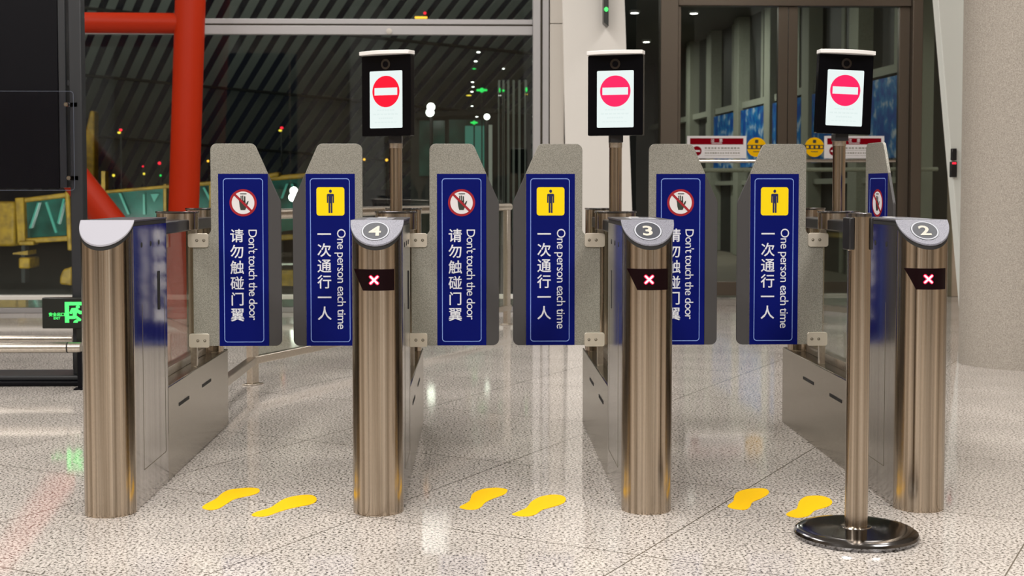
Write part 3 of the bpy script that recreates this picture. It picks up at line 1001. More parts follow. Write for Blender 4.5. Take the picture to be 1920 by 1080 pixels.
def build_flap(kind, parent, open_angle=0.0, shift=0.0):
    """one swinging flap; kind hand = to the right of its turnstile, person = to the left"""
    sg = 1 if kind == 'hand' else -1
    Z = lambda py: CAMH - (py - 355.0) * KF
    hx = sg * 28.5 * KF
    root = bpy.data.objects.new('flap', None)
    COL.objects.link(root)
    root.parent = parent
    root.location = (hx + shift, L_F, 0)
    root.rotation_euler = (0, 0, open_angle)
    root.empty_display_size = 0.05
    y0, y1 = -0.006, 0.006
    poly = [(28.5, 648), (28.5, 440.5), (62.5, 440.5), (62.5, 270), (144, 270), (168.5, 325), (168.5, 648)]
    rad = [2, 2, 11, 12, 12, 0, 0]
    pts = round_poly([(sg * p[0] * KF - hx, Z(p[1])) for p in poly], [r * KF for r in rad])
    mb = MB(); mb.prism(pts, y0, y1, M['flap']); mb.build('flap_panel', root, bevel=0.0015)
    poly = [(168.6, 325.2), (192.5, 379), (192.5, 648), (168.6, 648)]
    pts = round_poly([(sg * p[0] * KF - hx, Z(p[1])) for p in poly], [r * KF for r in (0, 14, 16, 0)])
    mb = MB(); mb.prism(pts, y0, y1, M['flap_edge']); mb.build('edge_strip', root, bevel=0.0015)
    s = build_sign(kind, root, y0 - 0.0002)
    s.location = (-hx, 0, 0)
    for zc in (450.0, 637.5):
        mb = MB()
        zz0, zz1 = Z(zc + 13), Z(zc - 13)
        xa, xb = sg * 20.0 * KF - hx, sg * 58.0 * KF - hx
        mb.prism(rrect(min(xa, xb), zz0, max(xa, xb), zz1, 0.010), y0 - 0.007, y0 - 0.0005, M['bracket'])
        for xp in (36.5, 49.5):
            c = Vector((sg * xp * KF - hx, y0 - 0.0072, (zz0 + zz1) / 2))
            mb.tube(c + Vector((0, 0.0005, 0)), c - Vector((0, 0.0012, 0)), 0.0062, M['alu_groove'], 16)
            mb.tube(c, c - Vector((0, 0.0022, 0)), 0.0036, M['steel_plain'], 12)
        mb.build('hinge_bracket', root, bevel=0.001)
    return root


def stadium(hw, hd, n=14):
    """long across x with half round ends"""
    r = hd
    pts = []
    for i in range(n + 1):
        a = -math.pi / 2 + math.pi * i / n
        pts.append((hw - r + r * math.cos(a), r * math.sin(a)))
    for i in range(n + 1):
        a = math.pi / 2 + math.pi * i / n
        pts.append((-hw + r + r * math.cos(a), r * math.sin(a)))
    return pts


def build_turnstile(i, label, number, flaps):
    root = thing('turnstile', label, 'turnstile', (XC[i], YT, 0), 0, 'turnstiles in the gate row')
    # front column, cut by the slanted top
    mb = MB()
    pts = outline_with_break()
    n = len(pts)
    tz = lambda y: plane_z(y) - 0.022
    v = [(x, y, 0.0) for x, y in pts] + [(x, y, tz(y)) for x, y in pts]
    f = [tuple(range(n - 1, -1, -1))]
    ns = 29
    for k in range(n):
        j = (k + 1) % n
        if k not in (ns, n - 2):
            f.append((k, j, j + n, k + n))
    f.append(tuple([n + k for k in range(ns)] + [n + ns, n + n - 1]))
    f.append((n + ns, n + ns + 1, n + ns + 2, n + ns + 3))
    mb.faces(v, f, M['steel'])
    mb.faces(v, [(k, (k + 1) % n, (k + 1) % n + n, k + n) for k in (ns, n - 2)], M['side_steel'])
    fc_ = mb.build('front_column', root, recalc=False)
    bm_ = bmesh.new(); bm_.from_mesh(fc_.data)
    bmesh.ops.delete(bm_, geom=[v_ for v_ in bm_.verts if not v_.link_faces], context='VERTS')
    bmesh.ops.remove_doubles(bm_, verts=bm_.verts[:], dist=1e-6)
    bmesh.ops.recalc_face_normals(bm_, faces=bm_.faces[:])
    bm_.to_mesh(fc_.data); bm_.free()
    fc_.data.shade_smooth(); fc_.data.set_sharp_from_angle(angle=math.radians(25))
    # dark gap under the cap
    def slab(name, off, lo, hi, m, which, bevel=0.0):
        mb = MB()
        P = outline_with_break(off)
        if which == 'plate':
            P = P[:ns + 1] + [P[-1]]
        elif which == 'deck':
            P = P[ns:]
        q = len(P)
        v = [(x, y, plane_z(y) + lo) for x, y in P] + [(x, y, plane_z(y) + hi) for x, y in P]
        f = [tuple(range(q - 1, -1, -1)), tuple(range(q, 2 * q))] + [(k, (k + 1) % q, (k + 1) % q + q, k + q) for k in range(q)]
        mb.faces(v, f, m)
        return mb.build(name, root, bevel=bevel)
    slab('gap_trim', 0.0015, -0.0215, -0.0075, M['rubber'], 'plate')
    slab('top_trim', -0.001, -0.0215, -0.0075, M['rubber'], 'deck')
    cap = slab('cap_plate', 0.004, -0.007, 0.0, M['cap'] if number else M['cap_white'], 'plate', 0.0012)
    if not number:
        cap['label'] = 'blank white slanted cap plate'
    dk = slab('top_deck', 0.002, -0.007, -0.0005, M['deck'], 'deck', 0.001)
    Mx, u, vv, nn = badge_matrix(0)
    if number:
        c = Vector((0, 0, PLZ0)) + vv * 0.062 + u * (-0.003)
        B = Matrix.Translation(c) @ Mx
        mb = MB()
        disc(mb, 0.0475, 0.0002, 0.0010, M['ink'], B)
        disc(mb, 0.0462, 0.0004, 0.0016, M['badge_ring'], B, ri=0.0415)
        disc(mb, 0.0416, 0.0004, 0.0013, M['badge'], B)
        mb.text(number, 0.066, M['numeral'], B @ Matrix.Translation((-0.001, -0.0235, 0.0022)) @ Matrix.Diagonal((1.22, 1.0, 1.0, 1)), weight=0.024)
        mb.build('number_badge', root, smooth=False, recalc=False)
        # card reader window on top
        mb = MB(); mb.prism(rrect(-0.047, PLY + 0.05, 0.047, PLY + 0.27, 0.006), ZT, ZT + 0.0016, M['reader'], axis='z'); rd = mb.build('card_reader_window', root)
        mb = MB(); mb.prism(rrect(-0.022, PLY + 0.31, 0.010, PLY + 0.37, 0.004), ZT, ZT + 0.0022, M['white_plastic'], axis='z'); mb.build('scanner_eye', root)
        # dark indicator window wrapped on the nose, with a lit red cross
        def surf(uu, off):
            yy = ND - ND * math.sqrt(max(0.0, 1 - (uu / HW) ** 2))
            nx, ny = uu / HW ** 2, -(math.sqrt(max(1e-6, 1 - (uu / HW) ** 2))) / ND
            l = math.hypot(nx, ny)
            return Vector((uu + nx / l * off, yy + ny / l * off, 0))
        zt, zb = 0.831, 0.760
        mb = MB()
        rows, cols = 4, 28
        grid = []
        for off in (0.0, 0.0022):
            for r in range(rows + 1):
                tt = r / rows
                z = zt + (zb - zt) * tt
                ua = -0.0735 + 0.0315 * tt
                ub = 0.0600
                for q in range(cols + 1):
                    p = surf(ua + (ub - ua) * q / cols, off); grid.append((p.x, p.y, z))
        S = (rows + 1) * (cols + 1)
        F_ = []
        for r in range(rows):
            for q in range(cols):
                a = r * (cols + 1) + q
                F_.append((S + a, S + a + 1, S + a + cols + 2, S + a + cols + 1))
        for r in range(rows):
            a = r * (cols + 1); F_.append((a, S + a, S + a + cols + 1, a + cols + 1))
            a += cols; F_.append((a, a + cols + 1, S + a + cols + 1, S + a))
        for q in range(cols):
            F_.append((q, q + 1, S + q + 1, S + q)); a = rows * (cols + 1) + q; F_.append((a, S + a, S + a + 1, a + 1))
        mb.faces(grid, F_, M['display'])
        ind = mb.build('indicator_window', root)
        mb = MB()
        for (hw_, ln, off, m) in ((0.0058, 0.0205, 0.0030, M['led_red']), (0.0030, 0.0185, 0.0036, M['led_core'])):
            for sgn in (1, -1):
                prevp = None
                vs = []
                for k in range(13):
                    s = -ln + 2 * ln * k / 12
                    e = 1.0 if 0 < k < 12 else 0.55
                    cu, cz = -0.0045 + s * 0.7071, 0.7955 + sgn * s * 0.7071
                    du, dz = -0.7071 * hw_ * sgn * e, 0.7071 * hw_ * e
                    for w_ in (1, -1):
                        p = surf(cu + w_ * du, off); vs.append((p.x, p.y, cz + w_ * dz))
                mb.faces(vs, [(2 * k, 2 * k + 1, 2 * k + 3, 2 * k + 2) for k in range(12)], m)
        cr = mb.build('red_cross', ind, smooth=False)
        cr['label'] = 'lit red cross'
    # low rear cabinet
    zc = 0.356
    mb = MB(); mb.box((-HW, L_BOX + 0.002, 0), (HW, L_END, zc), M['cabinet']); cab = mb.build('rear_cabinet', root, bevel=0.004)
    for sx in (-1, 1):
        for (ya, yb, za) in ((0.18, 0.36, 0.255), (0.62, 0.80, 0.262)):
            mb = MB(); xo = sx * HW
            mb.box((min(xo, xo + sx * 0.0015), L_BOX + ya, za), (max(xo, xo + sx * 0.0015), L_BOX + yb, za + 0.013), M['rubber'])
            mb.build('vent_slot', cab)
        # access panel seam and lock on the column side
        mb = MB(); xo = sx * HW; x_a, x_b = sorted((xo, xo + sx * 0.0006))
        for (ya, za, yb, zb_) in ((0.20, 0.12, L_BOX - 0.04, 0.122), (0.20, 0.12, 0.202, 0.70), (L_BOX - 0.042, 0.12, L_BOX - 0.04, 0.70)):
            mb.box((x_a, ya, za), (x_b, yb, zb_), M['alu_groove'])
        mb.build('panel_seam', root)
        for yy, z in ((0.20, 0.905), (0.33, 0.905), (0.45, 0.905)):
            mb = MB(); mb.tube((xo - sx * 0.001, yy, z), (xo + sx * 0.0012, yy, z), 0.009, M['rubber'], 16); mb.build('sensor_eye', root)
        mb = MB(); mb.box((x_a, 0.43, 0.66), (x_b + (0.002 if sx > 0 else 0), 0.452, 0.80), M['rubber']); mb.build('lock_slot', root)
    # low channel and glass along the middle
    mb = MB(); mb.box((-0.022, L_BOX + 0.004, zc), (0.022, L_END - 0.19, zc + 0.035), M['steel_plain']); mb.build('glass_channel', root, bevel=0.003)
    mb = MB(); mb.box((-0.005, L_BOX + 0.004, zc + 0.02), (0.005, L_END - 0.19, 0.925), M['glass_gate']); mb.build('glass_panel', root, smooth=False)
    # dark top rail
    mb = MB(); mb.box((-0.058, L_BOX + 0.003, 0.925), (0.058, L_END - 0.15, 0.972), M['black']); mb.build('top_rail', root, bevel=0.006)
    # motor head round the hinge, with pill shaped lid
    mb = MB(); mb.prism([(x, y + L_F) for x, y in stadium(0.086, 0.050)], 0.930, 0.998, M['steel'], axis='z'); hd = mb.build('hinge_head', root, bevel=0.001)
    mb = MB(); mb.prism([(x, y + L_F) for x, y in stadium(0.090, 0.054)], 0.999, 1.006, M['chrome_dark'], axis='z'); mb.build('head_lid', root, bevel=0.001)
    # rear column under its own lid
    rc = [(x, y) for x, y in stadium(0.082, 0.075)]
    mb = MB(); mb.prism([(x, y + L_END - 0.085) for x, y in rc], zc, 1.004, M['steel'], axis='z'); mb.build('rear_column', root, bevel=0.001)
    mb = MB(); mb.prism([(x, y + L_END - 0.085) for x, y in stadium(0.085, 0.078)], 1.005, 1.012, M['chrome_dark'], axis='z'); mb.build('head_lid', root, bevel=0.001)
    # hinge posts and flaps
    for kind, ang in flaps:
        sg = 1 if kind == 'hand' else -1
        mb = MB()
        x = sg * 27 * KF
        mb.box((min(x - 0.013, x + 0.013), L_F + 0.008, CAMH - (463 - 355) * KF), (x + 0.013, L_F + 0.030, 0.932), M['steel_plain'])
        mb.build('hinge_post', root, bevel=0.002)
        mb = MB()
        mb.box((x - 0.013, L_F + 0.008, zc), (x + 0.013, L_F + 0.030, CAMH - (626 - 355) * KF), M['steel_plain'])
        mb.build('hinge_post', root, bevel=0.002)
        build_flap(kind, root, ang, 12 * KF if ang else 0.0)
    return root


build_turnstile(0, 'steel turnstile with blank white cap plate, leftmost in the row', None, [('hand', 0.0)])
build_turnstile(1, 'steel turnstile with number 4 badge and two closed flaps', '4', [('person', 0.0), ('hand', 0.0)])
build_turnstile(2, 'steel turnstile with number 3 badge in the middle of the row', '3', [('person', 0.0), ('hand', 0.0)])
build_turnstile(3, 'steel turnstile with number 2 badge behind the post, one flap swung open', '2', [('person', 0.0), ('hand', math.radians(-85))])


# ------------------------------------------------------------------ face terminals on poles
def build_terminal(i, label, cx, wpx, top_px, bot_px, yaw, roll, redm):
    t = thing('face_terminal', label, 'face scanner', (XC[i], YF, 1.006), 0, 'face scanners on poles over the turnstiles')
    Z = lambda py: CAMH - (py - 355.0) * KF - 1.006
    ztop, zbot = Z(top_px), Z(bot_px)
    zp = zbot - 0.028
    mb = MB(); mb.tube((0, 0, 0), (0, 0, zp - 0.02), 0.0262, M['steel'], 40); mb.build('pole', t)
    mb = MB(); mb.tube((0, 0, zp - 0.02), (0, 0, zp), 0.0280, M['steel_plain'], 40); mb.build('pole_collar', t)
    ox = pxY(cx, YF - 0.05) - XC[i]
    mb = MB(); mb.box((-0.027, -0.045, zp), (0.027, 0.028, zbot + 0.004), M['black']); mb.build('mount_block', t, bevel=0.003)
    hd = bpy.data.objects.new('screen_unit', None); COL.objects.link(hd); hd.parent = t
    hd.location = (ox, -0.055, (ztop + zbot) / 2)
    hd.rotation_euler = (0, roll, yaw)
    W = 0.233; H = ztop - zbot - 0.016
    mb = MB(); mb.prism(rrect(-W / 2, -H / 2 - 0.008, W / 2, H / 2 - 0.008, 0.006), -0.012, 0.020, M['gloss_black']); mb.build('housing', hd, bevel=0.002)
    # white visor with a bowed front edge
    pts = [(-W / 2 - 0.001, 0.022)] + [(-W / 2 - 0.001 + (W + 0.002) * k / 16, -0.030 - 0.030 * math.sin(math.pi * k / 16)) for k in range(17)] + [(W / 2 + 0.001, 0.022)]
    mb = MB(); mb.prism(pts, H / 2 - 0.0075, H / 2 + 0.0085, M['white_plastic'], axis='z'); mb.build('visor', hd, bevel=0.002)
    mb = MB()
    zl = H / 2 - 0.045
    mb.tube((0, -0.012, zl), (0, -0.0155, zl), 0.0215, M['lens'], 32)
    mb.tube((0, -0.0155, zl), (0, -0.0165, zl), 0.0125, M['gloss_black'], 32)
    mb.build('camera_lens', hd)
    sw, s_top, s_bot = W * 0.665, H / 2 - 0.072, -H / 2 + 0.025
    mb = MB()
    y0 = -0.0128
    mb.prism(rrect(-sw / 2, s_bot, sw / 2, s_top, 0.005), y0, -0.0118, M['screen'])
    rc = sw * 0.415; zc_ = s_top - rc - 0.020
    mb.prism([(rc * math.cos(2 * math.pi * k / 64), zc_ + rc * math.sin(2 * math.pi * k / 64)) for k in range(64)], y0 - 0.0006, y0, redm)
    mb.prism(rrect(-rc * 0.84, zc_ - rc * 0.235, rc * 0.84, zc_ + rc * 0.235, 0.0005), y0 - 0.0012, y0 - 0.0006, M['screen'])
    for k, (wd, hh) in enumerate(((0.55, 0.006), (0.78, 0.006), (0.45, 0.006), (0.70, 0.004))):
        zr = zc_ - rc - 0.012 - k * 0.0165
        for q in range(7):
            xx = -sw * wd / 2 + sw * wd * q / 7
            mb.prism(rrect(xx, zr - hh / 2, xx + sw * wd / 9, zr + hh / 2, 0.001), y0 - 0.0004, y0, M['screen_faint'])
    mb.build('screen', hd, smooth=False)
    return t


build_terminal(1, 'black face terminal showing a red no-entry disc over the turnstile numbered 4', 727.5, 91, 101.5, 257, math.radians(-27), 0.0, M['screen_red'])
build_terminal(2, 'black face terminal with pinkish no-entry disc over the turnstile numbered 3', 1154, 98, 100, 255.5, math.radians(-19), 0.0, M['screen_pink'])
build_terminal(3, 'black face terminal with pinkish no-entry disc over the turnstile numbered 2, tilted slightly', 1580, 105, 98, 252, math.radians(4), math.radians(2.0), M['screen_pink'])

# ------------------------------------------------------------------ belt post
sp = atZ(1605, 1001, 0.01)
st = thing('belt_post', 'steel queue post on a round dark polished base at the front right', 'queue post', (sp.x, sp.y, 0))
mb = MB(); rb = 0.193
mb.lathe([(rb - 0.006, 0.0), (rb - 0.002, 0.006), (rb, 0.013), (rb - 0.003, 0.021), (rb - 0.012, 0.027), (rb - 0.04, 0.031), (0.06, 0.034), (0.045, 0.036)], M['chrome_dark'], 96); mb.build('base', st)
mb = MB(); mb.lathe([(0.048, 0.034), (0.046, 0.038), (0.036, 0.040)], M['chrome'], 48); mb.build('collar', st)
HT = 1.024
mb = MB(); mb.tube((0, 0, 0.036), (0, 0, HT - 0.006), 0.0355, M['steel'], 64); mb.build('post', st)
mb = MB(); mb.lathe([(0.0365, HT - 0.012), (0.0365, HT - 0.002), (0.033, HT)], M['chrome_dark'], 48); mb.build('top_cap', st)
for a, nm in ((math.radians(195), 'belt_cassette'), (math.radians(-12), 'belt_slot')):
    mb = MB(); mb.box((0.030, -0.022, HT - 0.115), (0.048 if nm == 'belt_cassette' else 0.040, 0.022, HT - 0.014), M['black']); o = mb.build(nm, st, bevel=0.004); o.rotation_euler = (0, 0, a)
mb = MB(); mb.ball((-0.037, -0.014, HT - 0.112), 0.006, M['chrome'], 12); mb.build('screw', st)

# ------------------------------------------------------------------ yellow footprints
FP = {
 'left lane, left foot': ('L', [(379,952),(386,945.5),(405,935.5),(415,926.5),(428,919.5),(448,916.3),(468,915),(482,916),(487,919.5),(484,924.5),(470,929.3),(452,933),(437,937.5),(425,945),(412,953),(400,956.3),(388,956)]),
 'left lane, right foot': ('L', [(472,967),(480,960.5),(505,953),(518,945),(533,936),(553,930.5),(575,928.2),(588,930),(593.5,935),(592,941),(582,946),(560,950.5),(538,955.5),(518,962),(503,967.3),(488,969)]),
 'middle lane, left foot': ('M', [(862.5,950),(880,940),(886,926.5),(905,917.5),(930,915),(947,917),(951.5,920.3),(945,927.5),(925,935),(910,942.5),(902,951),(892,955.5),(877,955.8),(865,953.3)]),
 'middle lane, right foot': ('M', [(960,965),(970,960),(987,952.5),(997,940.5),(1015,931.3),(1037,928),(1055,930),(1061,936.5),(1055,944.5),(1035,951.3),(1017,956.3),(1005,964.5),(992,968.2),(972,968)]),
 'right lane, left foot': ('R', [(1365,948),(1375,940),(1377,930),(1385,922),(1405,917),(1430,916),(1441,920.5),(1440,927),(1427,935),(1411,942),(1406,951),(1397,956),(1382,955.3),(1367,952)]),
 'right lane, right foot': ('R', [(1474,964.5),(1485,957.5),(1494,953.5),(1499,940),(1512,931.3),(1535,929.8),(1552,933.5),(1560,940),(1558,946.5),(1547,952),(1528,957.5),(1520,964.8),(1512,969),(1497,971),(1482,969)]),
}
def smooth_closed(pts, sub=5):
    out = []
    n = len(pts)
    for i in range(n):
        p0, p1, p2, p3 = (Vector(pts[(i + k) % n]) for k in (-1, 0, 1, 2))
        for s in range(sub):
            t = s / sub
            out.append(0.5 * ((2 * p1) + (-p0 + p2) * t + (2 * p0 - 5 * p1 + 4 * p2 - p3) * t * t + (-p0 + 3 * p1 - 3 * p2 + p3) * t ** 3))
    return out
fl_txt = {'left lane, left foot': 'yellow left footprint sticker on the floor between the blank-capped turnstile and number 4',
          'left lane, right foot': 'yellow right footprint sticker on the floor just left of turnstile 4',
          'middle lane, left foot': 'yellow left footprint sticker on the floor just right of turnstile 4',
          'middle lane, right foot': 'yellow right footprint sticker on the floor left of turnstile 3',
          'right lane, left foot': 'yellow left footprint sticker on the floor right of turnstile 3',
          'right lane, right foot': 'yellow right footprint sticker on the floor by the belt post base'}
for k, (g, pts) in FP.items():
    W_ = [atZ(p.x, p.y, 0.0) for p in smooth_closed(pts)]
    c = sum(W_, Vector()) / len(W_)
    mb = MB(); mb.prism([(p.x - c.x, p.y - c.y) for p in W_], 0.0, 0.0012, M['footprint'], axis='z')
    o = mb.build('footprint_sticker', smooth=False); o.location = (c.x, c.y, 0.0002)
    tag(o, fl_txt[k], 'floor sticker', 'yellow footprints on the floor')

# ------------------------------------------------------------------ left: black display stand, exit sign, rails
KY = 7.55
kx = lambda px: pxY(px, KY)
kz = lambda py: pzY(py, KY, 100)
ks = thing('display_stand', 'tall black display stand with clear acrylic sheet at the left edge', 'display stand', (kx(148), KY, 0))
K_o = kx(148)
X = lambda px: kx(px) - K_o
mb = MB(); mb.box((X(135), -0.03, 0.055), (X(159), 0.05, 2.75), M['kiosk_frame']); mb.build('post', ks, bevel=0.006)
mb = MB(); mb.box((X(-330), -0.03, 0.055), (X(-306), 0.05, 2.75), M['kiosk_frame']); mb.build('post', ks, bevel=0.006)
mb = MB(); mb.box((X(-300), 0.0, kz(354)), (X(112), 0.07, 2.75), M['kiosk']); mb.build('screen_panel', ks, bevel=0.004)
mb = MB(); mb.box((X(113), -0.005, kz(352)), (X(127), 0.065, 2.75), M['kiosk_frame']); mb.build('panel_frame', ks, bevel=0.004)
mb = MB(); mb.box((X(127), 0.01, kz(160)), (X(135), 0.04, kz(150)), M['kiosk_frame']); mb.box((X(127), 0.01, 2.4), (X(135), 0.04, 2.44), M['kiosk_frame']); mb.build('panel_link', ks)
mb = MB(); mb.prism(rrect(X(-320), kz(357), X(146), kz(172), 0.02), -0.055, -0.049, M['acrylic']); sh = mb.build('acrylic_sheet', ks)
rim = rrect(X(-320), kz(357), X(146), kz(172), 0.02); rin = rrect(X(-320) + 0.002, kz(357) + 0.002, X(146) - 0.002, kz(172) - 0.002, 0.018)
mb = MB(); nr = len(rim)
mb.faces([(a, -0.0555, c) for a, c in rim] + [(a, -0.0555, c) for a, c in rin], [(i, (i + 1) % nr, (i + 1) % nr + nr, i + nr) for i in range(nr)], M['acrylic_edge'])
mb.build('edge_highlight', sh, smooth=False)  # thin pale rim painted on for the light along the sheet edge
for px, py in ((132, 197), (135, 334)):
    mb = MB(); mb.tube((X(px), -0.062, kz(py)), (X(px), -0.02, kz(py)), 0.011, M['chrome'], 20); mb.tube((X(px), -0.066, kz(py)), (X(px), -0.062, kz(py)), 0.006, M['alu_groove'], 12)
    mb.box((X(px), -0.03, kz(py) - 0.012), (X(150), -0.018, kz(py) + 0.012), M['kiosk_frame']); mb.build('standoff_screw', ks)
mb = MB(); mb.box((X(-350), -0.10, 0.0), (X(158), 0.22, 0.028), M['kiosk']); mb.box((X(-345), -0.075, 0.028), (X(156), 0.20, 0.056), M['kiosk_frame']); mb.build('base_plate', ks, bevel=0.008)
# exit sign on its foot
eo = atY(120, 586, KY - 0.10)
KE = (KY - 0.10) / F
es = thing('exit_sign', 'black floor-level exit sign with lit green running man at left', 'exit sign', (eo.x, KY - 0.09, 0))
e = lambda px, py: ((px - 120) * KE, CAMH - (py - 355) * KE)
a0 = e(78, 615); a1 = e(176, 557)
mb = MB(); mb.box((a0[0], 0.0, a0[1]), (a1[0], 0.045, a1[1]), M['exit_black']); mb.build('sign_box', es, bevel=0.006)
mb = MB(); mb.box((e(140, 600)[0], 0.01, 0.0565), (e(156, 600)[0], 0.05, a0[1] + 0.01), M['exit_black']); mb.build('sign_foot', es, bevel=0.004)
mb = MB()
zp = lambda pts: [e(60 + a / 10.8, 540 + c / 10.8) for a, c in pts]
def eflat(pts, lv=0): mb.prism(pts, -0.0016 - 0.0003 * lv, 0.0005, M['exit_green'])
eflat(zp([(655, 270), (1260, 270), (1260, 338), (738, 338), (738, 690), (655, 690)]))
eflat(zp([(1185, 338), (1260, 338), (1260, 690), (1185, 690)]), 1)
cx_, cy_ = 917, 371
eflat(zp([(cx_ + 40 * math.cos(k * math.pi / 12), cy_ + 33 * math.sin(k * math.pi / 12)) for k in range(24)]))
eflat(zp([(790, 395), (890, 392), (960, 450), (1060, 455), (1060, 515), (950, 518), (900, 480), (885, 545), (980, 620), (970, 655), (925, 660), (880, 600), (850, 615), (735, 615), (735, 555), (815, 552), (812, 470), (790, 515), (752, 510), (748, 480)]), 1)
eflat(zp([(820, 690), (835, 655), (880, 625), (920, 655), (905, 690)]))
for s, py, sz in (('安全出口', 591.2, 7.2), ('EXIT', 597.6, 6.0)):
    p = e(105.8, py); mb.text(s, sz * KE * (1.05 if s != 'EXIT' else 1.0), M['exit_green'], Matrix.Translation((p[0], -0.0024, p[1])) @ Matrix.Rotation(math.pi / 2, 4, 'X'), weight=0.02)
mb.build('lit_symbols', es, smooth=False, recalc=False)
# low steel pipe rails
for px0, px1, py, r, Y, l in ((-330, 152, 653, 0.029, 7.34, 'thicker low steel pipe rail in front of the black display stand'), (-330, 136, 636, 0.018, 7.95, 'thinner low steel pipe rail behind the black display stand')):
    p0, p1 = atY(px0, py, Y), atY(px1, py, Y)
    t = thing('pipe_rail', l, 'rail', (p0.x, Y, 0))
    mb = MB(); mb.tube((0, 0, p0.z), (p1.x - p0.x, 0, p0.z), r, M['steel_plain'], 32); mb.build('pipe', t)
    for px in ((-300, 150) if r > 0.02 else (-300, 141)):
        q = atY(px, py, Y).x - p0.x
        mb = MB(); mb.box((q - 0.012, -0.012, 0), (q + 0.012, 0.012, p0.z - r * 0.8), M['kiosk']); mb.box((q - 0.03, -0.03, 0), (q + 0.03, 0.03, 0.008), M['kiosk']); mb.build('foot', t)
    if r > 0.02:
        q = atY(127.5, py, Y).x - p0.x
        mb = MB(); mb.tube((q - 0.004, 0, p0.z), (q + 0.004, 0, p0.z), r * 1.02, M['rubber'], 32); mb.build('joint_ring', t)

# guard rail running away behind the turnstiles
g0 = atZ(474, 721, 0.0)
g1 = atZ(955, 576, 0.137)
gd = (Vector((g1.x, g1.y, 0)) - Vector((g0.x, g0.y, 0)))
gl = gd.length
ang = math.atan2(gd.y, gd.x)
gr = thing('guard_rail', 'steel guard rail with glass infill running behind the turnstiles', 'guard rail', (g0.x, g0.y, 0), ang)
mb = MB(); mb.box((-0.03, -0.022, 0.115), (gl, 0.022, 0.158), M['steel_plain']); mb.build('bottom_rail', gr, bevel=0.004)
mb = MB(); mb.tube((-0.06, 0, 0.955), (gl, 0, 0.955), 0.030, M['steel_plain'], 28); mb.build('handrail', gr)
mb = MB(); mb.box((0.0, -0.004, 0.160), (gl, 0.004, 0.92), M['glass_gate']); mb.build('glass_infill', gr, smooth=False)
ca_, sa_ = math.cos(-ang), math.sin(-ang)
def gloc(dx, dy, z): return (dx * ca_ - dy * sa_, dx * sa_ + dy * ca_, z)
Mg = Matrix.Rotation(-ang, 4, 'Z')
mb = MB(); mb.box((-0.022, -1.25, 0.115), (0.022, 0.02, 0.158), M['steel_plain'], Mg); mb.build('return_bottom_rail', gr, bevel=0.004)
mb = MB(); mb.tube(gloc(0, -1.25, 0.955), gloc(0, 0.03, 0.955), 0.030, M['steel_plain'], 28); mb.build('return_handrail', gr)
mb = MB(); mb.box((-0.032, -1.27, 0.0), (0.032, -1.23, 0.93), M['steel_plain'], Mg); mb.build('rail_post', gr, bevel=0.003)
for s in (0.0, gl - 0.05):
    mb = MB(); mb.box((s - 0.032, -0.02, 0.0), (s + 0.032, 0.02, 0.93), M['steel_plain']); mb.box((s - 0.05, -0.04, 0), (s + 0.05, 0.04, 0.008), M['steel_plain']); mb.build('rail_post', gr, bevel=0.003)

# edge-on exit sign on the white wall
p = atY(1136.5, 20, WW - 0.14)
h = thing('exit_sign', 'thin black exit sign seen edge-on high on the white wall', 'exit sign', (p.x, WW - 0.15, p.z))
mb = MB(); mb.prism([(-0.021, -0.10), (0.021, -0.135), (0.021, 0.75), (-0.021, 0.75)], 0.0, 0.14, M['exit_black']); mb.build('sign_box', h, bevel=0.003)
mb = MB(); mb.ball((0.0, 0.0, 0.010), 0.018, M['exit_green'], 16, 1.1); mb.build('green_lamp', h)

# ------------------------------------------------------------------ notices on the glass doors
def notice(px0, px1, py0, py1, label):
    Y = DOOR_Y - 0.022
    p = atY(px0, py1, Y); q = atY(px1, py0, Y)
    W, H = q.x - p.x, q.z - p.z
    t = thing('notice', label, 'notice', (p.x, Y, p.z), 0, 'notices stuck on the glass doors')
    mb = MB(); mb.box((0, -0.002, 0), (W, 0, H), M['notice_white']); mb.build('sheet', t, smooth=False)
    mb = MB()
    mb.box((W * 0.05, -0.0028, H * 0.62), (W * 0.95, -0.002, H * 0.90), M['notice_red'])
    T = lambda u, v: Matrix.Translation((W * u, -0.0036, H * v)) @ Matrix.Rotation(math.pi / 2, 4, 'X')
    mb.text('注', H * 0.17, M['notice_white'], T(0.43, 0.735), weight=0.01)
    mb.text('意', H * 0.17, M['notice_white'], T(0.57, 0.735), weight=0.01)
    mb.box((W * 0.41, -0.0033, H * 0.665), (W * 0.59, -0.0028, H * 0.69), M['notice_white'])
    r = H * 0.215
    cx, cz = W * 0.165, H * 0.33
    mb.prism([(cx + r * math.cos(k * math.pi / 20), cz + r * math.sin(k * math.pi / 20)) for k in range(40)], -0.0028, -0.002, M['notice_red'])
    mb.box((cx - r * 0.68, -0.0034, cz - r * 0.17), (cx + r * 0.68, -0.0028, cz + r * 0.17), M['notice_white'])
    rnd = random.Random(3)
    for v, n, hh, u1 in ((0.46, 11, 0.075, 0.90), (0.36, 26, 0.022, 0.90), (0.24, 14, 0.06, 0.90), (0.13, 26, 0.022, 0.90)):
        for k in range(n):
            ua = 0.30 + (u1 - 0.30) * k / n
            ub = ua + (u1 - 0.30) / n * rnd.uniform(0.55, 0.82)
            hk = hh * rnd.uniform(0.75, 1.0)
            mb.box((W * ua, -0.0026, H * v - H * hk / 2), (W * ub, -0.002, H * v + H * hk / 2), M['print_grey'])
    mb.build('print', t, smooth=False, recalc=False)


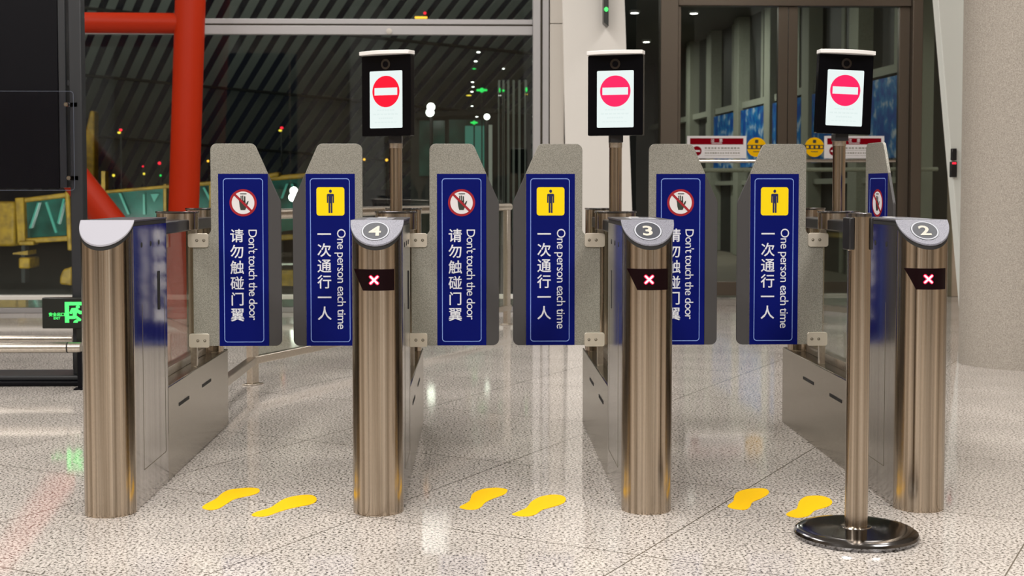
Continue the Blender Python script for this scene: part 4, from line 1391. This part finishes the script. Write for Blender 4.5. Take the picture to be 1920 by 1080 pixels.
notice(1288, 1399.5, 255, 297, 'white notice with red heading on the left door leaf')
notice(1545, 1658, 255, 297, 'white notice with red heading on the right door leaf, behind the terminal pole')
for px, l in ((1418.5, 'round yellow sticker on the left door leaf beside the notice'), (1527, 'round yellow sticker on the right door leaf left of the notice')):
    Y = DOOR_Y - 0.022
    p = atY(px, 276, Y)
    r = 18.3 * DOOR_Y / F
    t = thing('round_sticker', l, 'sticker', (p.x, Y, p.z), 0, 'round yellow stickers on the glass doors')
    mb = MB(); mb.prism([(r * math.cos(k * math.pi / 24), r * math.sin(k * math.pi / 24)) for k in range(48)], -0.002, 0, M['sticker_yellow']); mb.build('disc', t, smooth=False)
    mb = MB()
    a = math.asin(0.22)
    mb.prism([(-r * 0.985, -0.20 * r), (r * 0.985, -0.20 * r), (r * 0.985, 0.24 * r), (-r * 0.985, 0.24 * r)], -0.0028, -0.002, M['ink'])
    mb.prism(rrect(-0.17 * r, 0.42 * r, 0.17 * r, 0.76 * r, 0.06 * r), -0.0028, -0.002, M['ink'])
    for k in range(4):
        u = (-0.72 + k * 0.48) * r
        mb.box((u - 0.13 * r, -0.0034, -0.11 * r), (u + 0.13 * r, -0.0028, 0.15 * r), M['sticker_yellow'])
    mb.box((-0.36 * r, -0.0028, -0.50 * r), (0.36 * r, -0.002, -0.42 * r), M['ink'])
    mb.build('print', t, smooth=False, recalc=False)

# posters along the corridor wall
for Ya, Yb, l in ((14.87, 15.9, 'narrow blue poster edge seen just right of the right door jamb'), (16.7, 18.1, 'large blue poster nearest behind the right door leaf'), (18.6, 20.0, 'blue poster seen left of the right terminal'), (20.5, 21.85, 'blue poster behind the centre door stiles'), (22.4, 23.7, 'small distant blue poster above the left door notice')):
    Ym = (Ya + Yb) / 2
    mb = MB()
    off = 0.02
    mb.prism([(wallX(Ya) + off - wallX(Ym), Ya - Ym), (wallX(Ya) + off + 0.03 - wallX(Ym), Ya - Ym), (wallX(Yb) + off + 0.03 - wallX(Ym), Yb - Ym), (wallX(Yb) + off - wallX(Ym), Yb - Ym)], 0, 0.93, M['poster'], axis='z')
    o = mb.build('poster', smooth=False); o.location = (wallX(Ym), Ym, 1.455)
    tag(o, l, 'poster', 'blue posters along the corridor wall')
